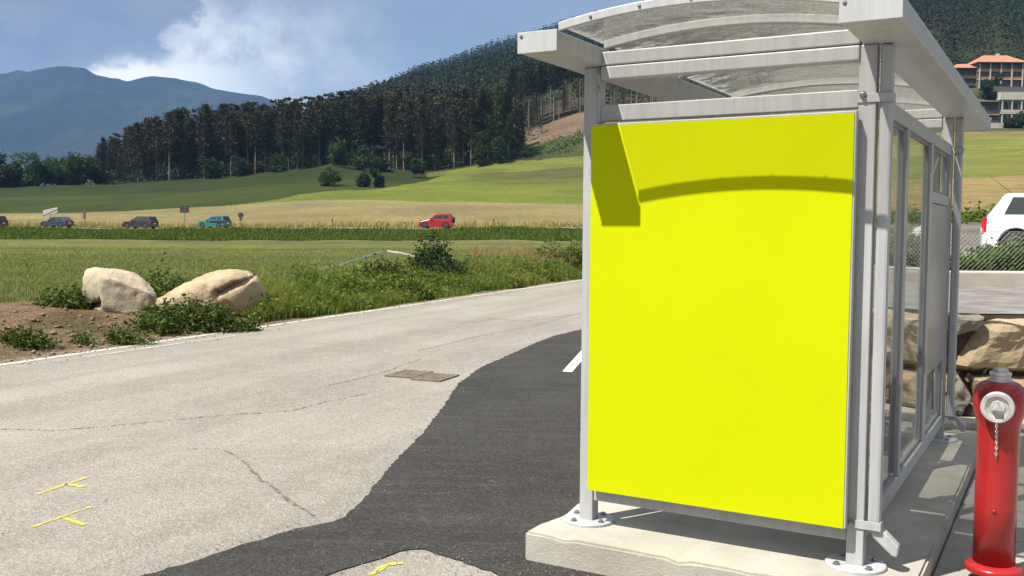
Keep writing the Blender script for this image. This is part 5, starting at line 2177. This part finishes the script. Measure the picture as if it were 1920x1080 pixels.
# ------------------------------------------------------------------ hedge, creeper and wire fence on the right
def hedge_and_fence():
    r = random.Random(51)
    cent, spr = [], []
    for k in range(2300):
        x = r.uniform(4.9, 11.5)
        y = 12.78 + r.random() * .9
        top = np.interp(x, [4.9, 6.0, 6.3, 6.45, 6.62, 6.95, 7.6, 11.5], [.16, .17, .18, .28, .38, .45, .50, .50]) * (1 + .10 * math.sin(x * 5.1 + 1))
        cent.append((x, y, 1.0 + top * math.sqrt(r.random()) * r.uniform(.75, 1.05)))
        spr.append(.09)
    v, f = leaf_cloud(cent, .030, 22, np.array(spr), .8, .55, 6)
    root = empty('hedge', (0, 0, 0))
    link_mesh('foliage', mesh_np('foliage', v, f), M['ivy'], root)
    tv = []
    for k in range(60):
        x = r.uniform(5, 11.3)
        tv.append(tube_np([(x, 13.3, .9), (x + r.uniform(-.2, .2), 13.3 + r.uniform(-.3, .1), 1.4)], [.012, .005], 4))
    link_mesh('stem', mesh_np('stem', *join_np(tv)), M['bark'], root)['kind'] = 'stuff'
    tag(root, 'green creeper hedge growing behind the wire mesh in front of the white car', 'hedge')
    fn = empty('wire_fence', (4.6, 12.72, 1.06))
    tag(fn, 'low diamond mesh wire fence on the concrete kerb in front of the hedge', 'fence')
    WR = simple('galvanised_wire', (.24, .25, .24), .5, .5)
    m = MB()
    Lx, Hh, st = 6.6, .52, .062
    k = -int(Hh / st) - 1
    while k * st < Lx:
        for sgn in (0, 1):
            xa, za, xb, zb = (k * st, 0, k * st + Hh, Hh) if not sgn else (k * st, Hh, k * st + Hh, 0)
            if xb > Lx:
                continue
            if xa < 0:
                f_ = -xa / (xb - xa)
                xa, za = 0, za + (zb - za) * f_
            m.tube([(xa, .003 * sgn, za), (xb, .003 * sgn, zb)], .0019, 3, False)
        k += 1
    mesh_o = m.build('mesh', WR, fn)
    mesh_o['kind'] = 'stuff'
    MB().tube([(0, 0, Hh), (Lx, 0, Hh)], .003, 5).build('top_wire', WR, fn)
    for x in (.05, 2.6, 5.1):
        MB().tube([(x, .03, -.25), (x, .03, Hh + .05)], .02, 8).build('post', WR, fn)
    # weeds across the side road
    cent = [(r.uniform(11, 30), r.uniform(34.5, 36.5), 2.0 + r.uniform(0, .35)) for _ in range(260)]
    v, f = leaf_cloud(cent, .09, 12, np.full(len(cent), .4), .6, .5, 12)
    tag(link_mesh('roadside_weeds', mesh_np('roadside_weeds', v, f), M['shrub']), 'strip of green weeds across the side road behind the white car', 'weeds', kind='stuff')


hedge_and_fence()

# ------------------------------------------------------------------ village
M['plaster'] = simple('cream_plaster', (.46, .43, .37), .9, 0, .1, .4)
M['dark_timber'] = simple('dark_timber', (.075, .042, .03), .8, 0, .3, .8)
M['roof_tile'] = simple('orange_roof_tile', (.40, .14, .075), .85, 0, .22, .9)
M['brown_wall'] = simple('brown_wall', (.15, .10, .075), .9, 0, .2, .6)
M['terrace'] = simple('white_terrace', (.40, .375, .33), .8, 0, .08, .5)
M['win'] = car_glass()
M['orange_rail'] = simple('orange_railing', (.34, .15, .06), .8)
M['grey_roof'] = simple('grey_flat_roof', (.085, .08, .08), .9)


def PZ(px, py, Y):
    return at(px, Y), EYE + (yh(px) - py) * Y / F


def hotel():
    Y = 425.0
    x0, _ = PZ(1822, 160, Y)
    x1, _ = PZ(1906, 160, Y)
    _, z0 = PZ(1865, 168, Y)
    _, ze = PZ(1865, 121, Y)
    _, zr = PZ(1865, 103, Y)
    r = empty('hotel', ((x0 + x1) / 2, Y, z0))
    w = x1 - x0
    tag(r, 'hotel with bright orange hipped roof, white columns and balconies on the slope', 'building')
    H, hw, D = ze - z0, w / 2, 15.0
    MB().box(-hw, hw, 1.6, D, -1.5, H).build('wall', M['brown_wall'], r)
    m = MB()
    e = 1.1
    a, b = -hw * .45, hw * .62
    m.add([(-hw - e, -e, H), (hw + e, -e, H), (hw + e, D + e, H), (-hw - e, D + e, H), (a, D * .5, zr - z0), (b, D * .5, zr - z0)],
          [(0, 1, 5, 4), (1, 2, 5), (2, 3, 4, 5), (3, 0, 4), (3, 2, 1, 0)])
    rf = m.build('roof', M['roof_tile'], r)
    MB().box(-hw - e, hw + e, -e, D + e, H - .35, H - .03).build('eaves', M['dark_timber'], rf)
    MB().box(1.5, 2.6, D * .5, D * .5 + 1, zr - z0 - 1, zr - z0 + .9).build('chimney', M['plaster'], rf)
    fl = H / 3
    for k in range(3):
        zz = k * fl
        if k:
            MB().box(-hw, hw, .1, 1.59, zz - .12, zz + .08).build('balcony_floor', M['plaster'], r)
            MB().box(-hw + .1, hw - .1, .1, .2, zz + .1, zz + 1.0).build('balcony_rail', M['orange_rail'], r)
        for i in range(4):
            xa = -hw + .9 + i * (w - 1.2) / 4
            MB().box(xa, xa + (w - 1.2) / 4 - 1.3, 1.5, 1.59, zz + .25, zz + fl - .55).build('window', M['win'], r)
    for i in range(5):
        xa = -hw + .2 + i * (w - 1.0) / 4
        MB().box(xa, xa + .45, -.3, .09, -1.5, H - .36).build('column', M['terrace'], r)
    # left wing
    x2, _ = PZ(1783, 160, Y)
    wl = x0 - x2
    MB().box(-hw - wl, -hw - .01, 2.5, D - 2, -1.5, H - 2.2).build('wing_wall', M['dark_timber'], r)
    m = MB()
    m.add([(-hw - wl - 1, 1.2, H - 2.2), (-hw - .02, 1.2, H - 2.2), (-hw - .02, D - 1, H - 2.2), (-hw - wl - 1, D - 1, H - 2.2), (-hw - wl + 3, D * .5, H + .3), (-hw - .02, D * .5, H + .5)],
          [(0, 1, 5, 4), (1, 2, 5), (2, 3, 4, 5), (3, 0, 4), (3, 2, 1, 0)])
    m.build('wing_roof', M['roof_tile'], r)
    for k in range(2):
        zz = 1.2 + k * 3.3
        MB().box(-hw - wl + .3, -hw - .3, 1.6, 2.49, zz - .15, zz).build('balcony_floor', M['plaster'], r)
        MB().box(-hw - wl + .3, -hw - .3, 1.55, 1.62, zz + .01, zz + .95).build('balcony_rail', M['dark_timber'], r)
        for i in range(3):
            xa = -hw - wl + .8 + i * 3.0
            MB().box(xa, xa + 1.9, 2.42, 2.49, zz + .2, zz + 2.3).build('window', M['win'], r)
    # right rear wing, steep dark gable
    MB().box(hw + .01, hw + 8, 3, D, -1.5, H - 2).build('wing_wall', M['dark_timber'], r)
    MB().add([(hw, 2, H - 1), (hw + 9.5, 2, H - 4.5), (hw + 9.5, D + 1, H - 4.5), (hw, D + 1, H - 1), (hw, 2, H - .6), (hw + 9.5, 2, H - 4.1), (hw + 9.5, D + 1, H - 4.1), (hw, D + 1, H - .6)],
             [(0, 3, 2, 1), (4, 5, 6, 7), (0, 1, 5, 4), (1, 2, 6, 5), (2, 3, 7, 6), (3, 0, 4, 7)]).build('wing_roof', M['grey_roof'], r)


def annexe():
    Y = 398.0
    x0, z0 = PZ(1867, 238, Y)
    x1, _ = PZ(1960, 238, Y)
    _, z1 = PZ(1900, 190, Y)
    _, z2 = PZ(1900, 176, Y)
    w = x1 - x0
    r = empty('terraced_building', (x0, Y, z0))
    tag(r, 'white flat terraced building with glazed front below the hotel', 'building')
    H = z1 - z0
    MB().box(0, w, 2.5, 14, -2, H).build('wall', M['plaster'], r)
    MB().box(-.8, w, -.5, 14, H, z2 - z0).build('parapet', M['terrace'], r)
    MB().box(-2, w, 2, 14, z2 - z0, z2 - z0 + 2.6).build('upper_storey', M['grey_roof'], r)
    for i in range(5):
        xa = .5 + i * 3.9
        MB().box(xa, xa + 3.4, 2.38, 2.49, H * .52, H - .5).build('window', M['win'], r)
        MB().box(xa - .42, xa - .05, -.3, .2, -1, H - .01).build('column', M['terrace'], r)
    MB().box(-.5, w, -.4, 2.49, H * .46, H * .51).build('balcony_floor', M['terrace'], r)
    MB().box(-.5, w, -.4, -.3, H * .52, H * .52 + 1).build('balcony_rail', M['terrace'], r)
    for i in range(5):
        xa = .6 + i * 3.9
        MB().box(xa, xa + 2.6, 2.38, 2.49, .8, H * .4).build('window', M['win'], r)
    # dark house to its left
    xa, za = PZ(1836, 240, Y)
    xb, _ = PZ(1866, 240, Y)
    _, zt_ = PZ(1850, 193, Y)
    q = empty('timber_house', ((xa + xb) / 2, Y, za))
    tag(q, 'dark timber house with balconies left of the white terraced building', 'building')
    hw = (xb - xa) / 2 - .4
    Hh = zt_ - za
    MB().box(-hw, hw, 1.2, 11, -2, Hh).build('wall', M['dark_timber'], q)
    MB().add([(-hw - 1, 0, Hh), (hw + .4, 0, Hh), (hw + .4, 12, Hh), (-hw - 1, 12, Hh), (-hw - 1, 6, Hh + 1.6), (hw + .4, 6, Hh + 1.6)],
             [(0, 1, 5, 4), (1, 2, 5), (2, 3, 4, 5), (3, 0, 4), (3, 2, 1, 0)]).build('roof', M['grey_roof'], q)
    for k in range(2):
        MB().box(-hw, hw, .3, 1.19, 1.5 + k * 3.4, 1.7 + k * 3.4).build('balcony_floor', M['plaster'], q)
        MB().box(-hw, hw, .3, .4, 1.71 + k * 3.4, 2.6 + k * 3.4).build('balcony_rail', M['dark_timber'], q)
        for i in range(2):
            MB().box(-hw + .5 + i * 2.8, -hw + 2.3 + i * 2.8, 1.1, 1.19, 2.0 + k * 3.4, 3.9 + k * 3.4).build('window', M['win'], q)
    # garden wall at the edge of the meadow
    Yg = 345.0
    xa, za = PZ(1850, 250, Yg)
    xb, _ = PZ(1990, 250, Yg)
    _, zb = PZ(1900, 233, Yg)
    g = MB().box(xa, xb, Yg, Yg + .5, za - 2, zb)
    tag(g.build('garden_wall', M['terrace'], None), 'long low cream garden wall at the top edge of the meadow', 'wall')


hotel()
annexe()
vt = [(1838, 402, 7, 3.4, 'dark round tree left of the white terraced building'), (1856, 405, 8, 3.0, 'small green tree between the hotel and the white terraced building'),
      (1905, 341, 3.6, 2.6, 'dark round bush in front of the cream garden wall'), (1885, 341, 2.4, 1.7, 'smaller dark bush left of the round one at the garden wall')]
for i, (px, Y, h, rr, lab) in enumerate(vt):
    o = place_tree('village_tree' if Y > 350 else 'garden_bush', px, Y, h, rr, .2, lab, BD, 500 + i, 'tree' if Y > 350 else 'bush')
    if Y > 350:
        o.location.z = EYE + (yh(px) - 192) * Y / F

# ------------------------------------------------------------------ haze
def build_haze():
    m = bpy.data.materials.new('haze_air')
    m.use_nodes = True
    t = m.node_tree
    t.nodes.clear()
    out = t.nodes.new('ShaderNodeOutputMaterial')
    pv = t.nodes.new('ShaderNodeVolumePrincipled')
    pv.inputs['Color'].default_value = (.32, .565, 1.0, 1)
    pv.inputs['Density'].default_value = 6.0e-5
    pv.inputs['Anisotropy'].default_value = 0.0
    t.links.new(pv.outputs[0], out.inputs['Volume'])
    o = MB().box(-8500, 8500, -200, 6300, -62, 1000).build('haze', m)
    tag(o, 'thin blue haze in the valley air', 'haze', kind='stuff')


build_haze()
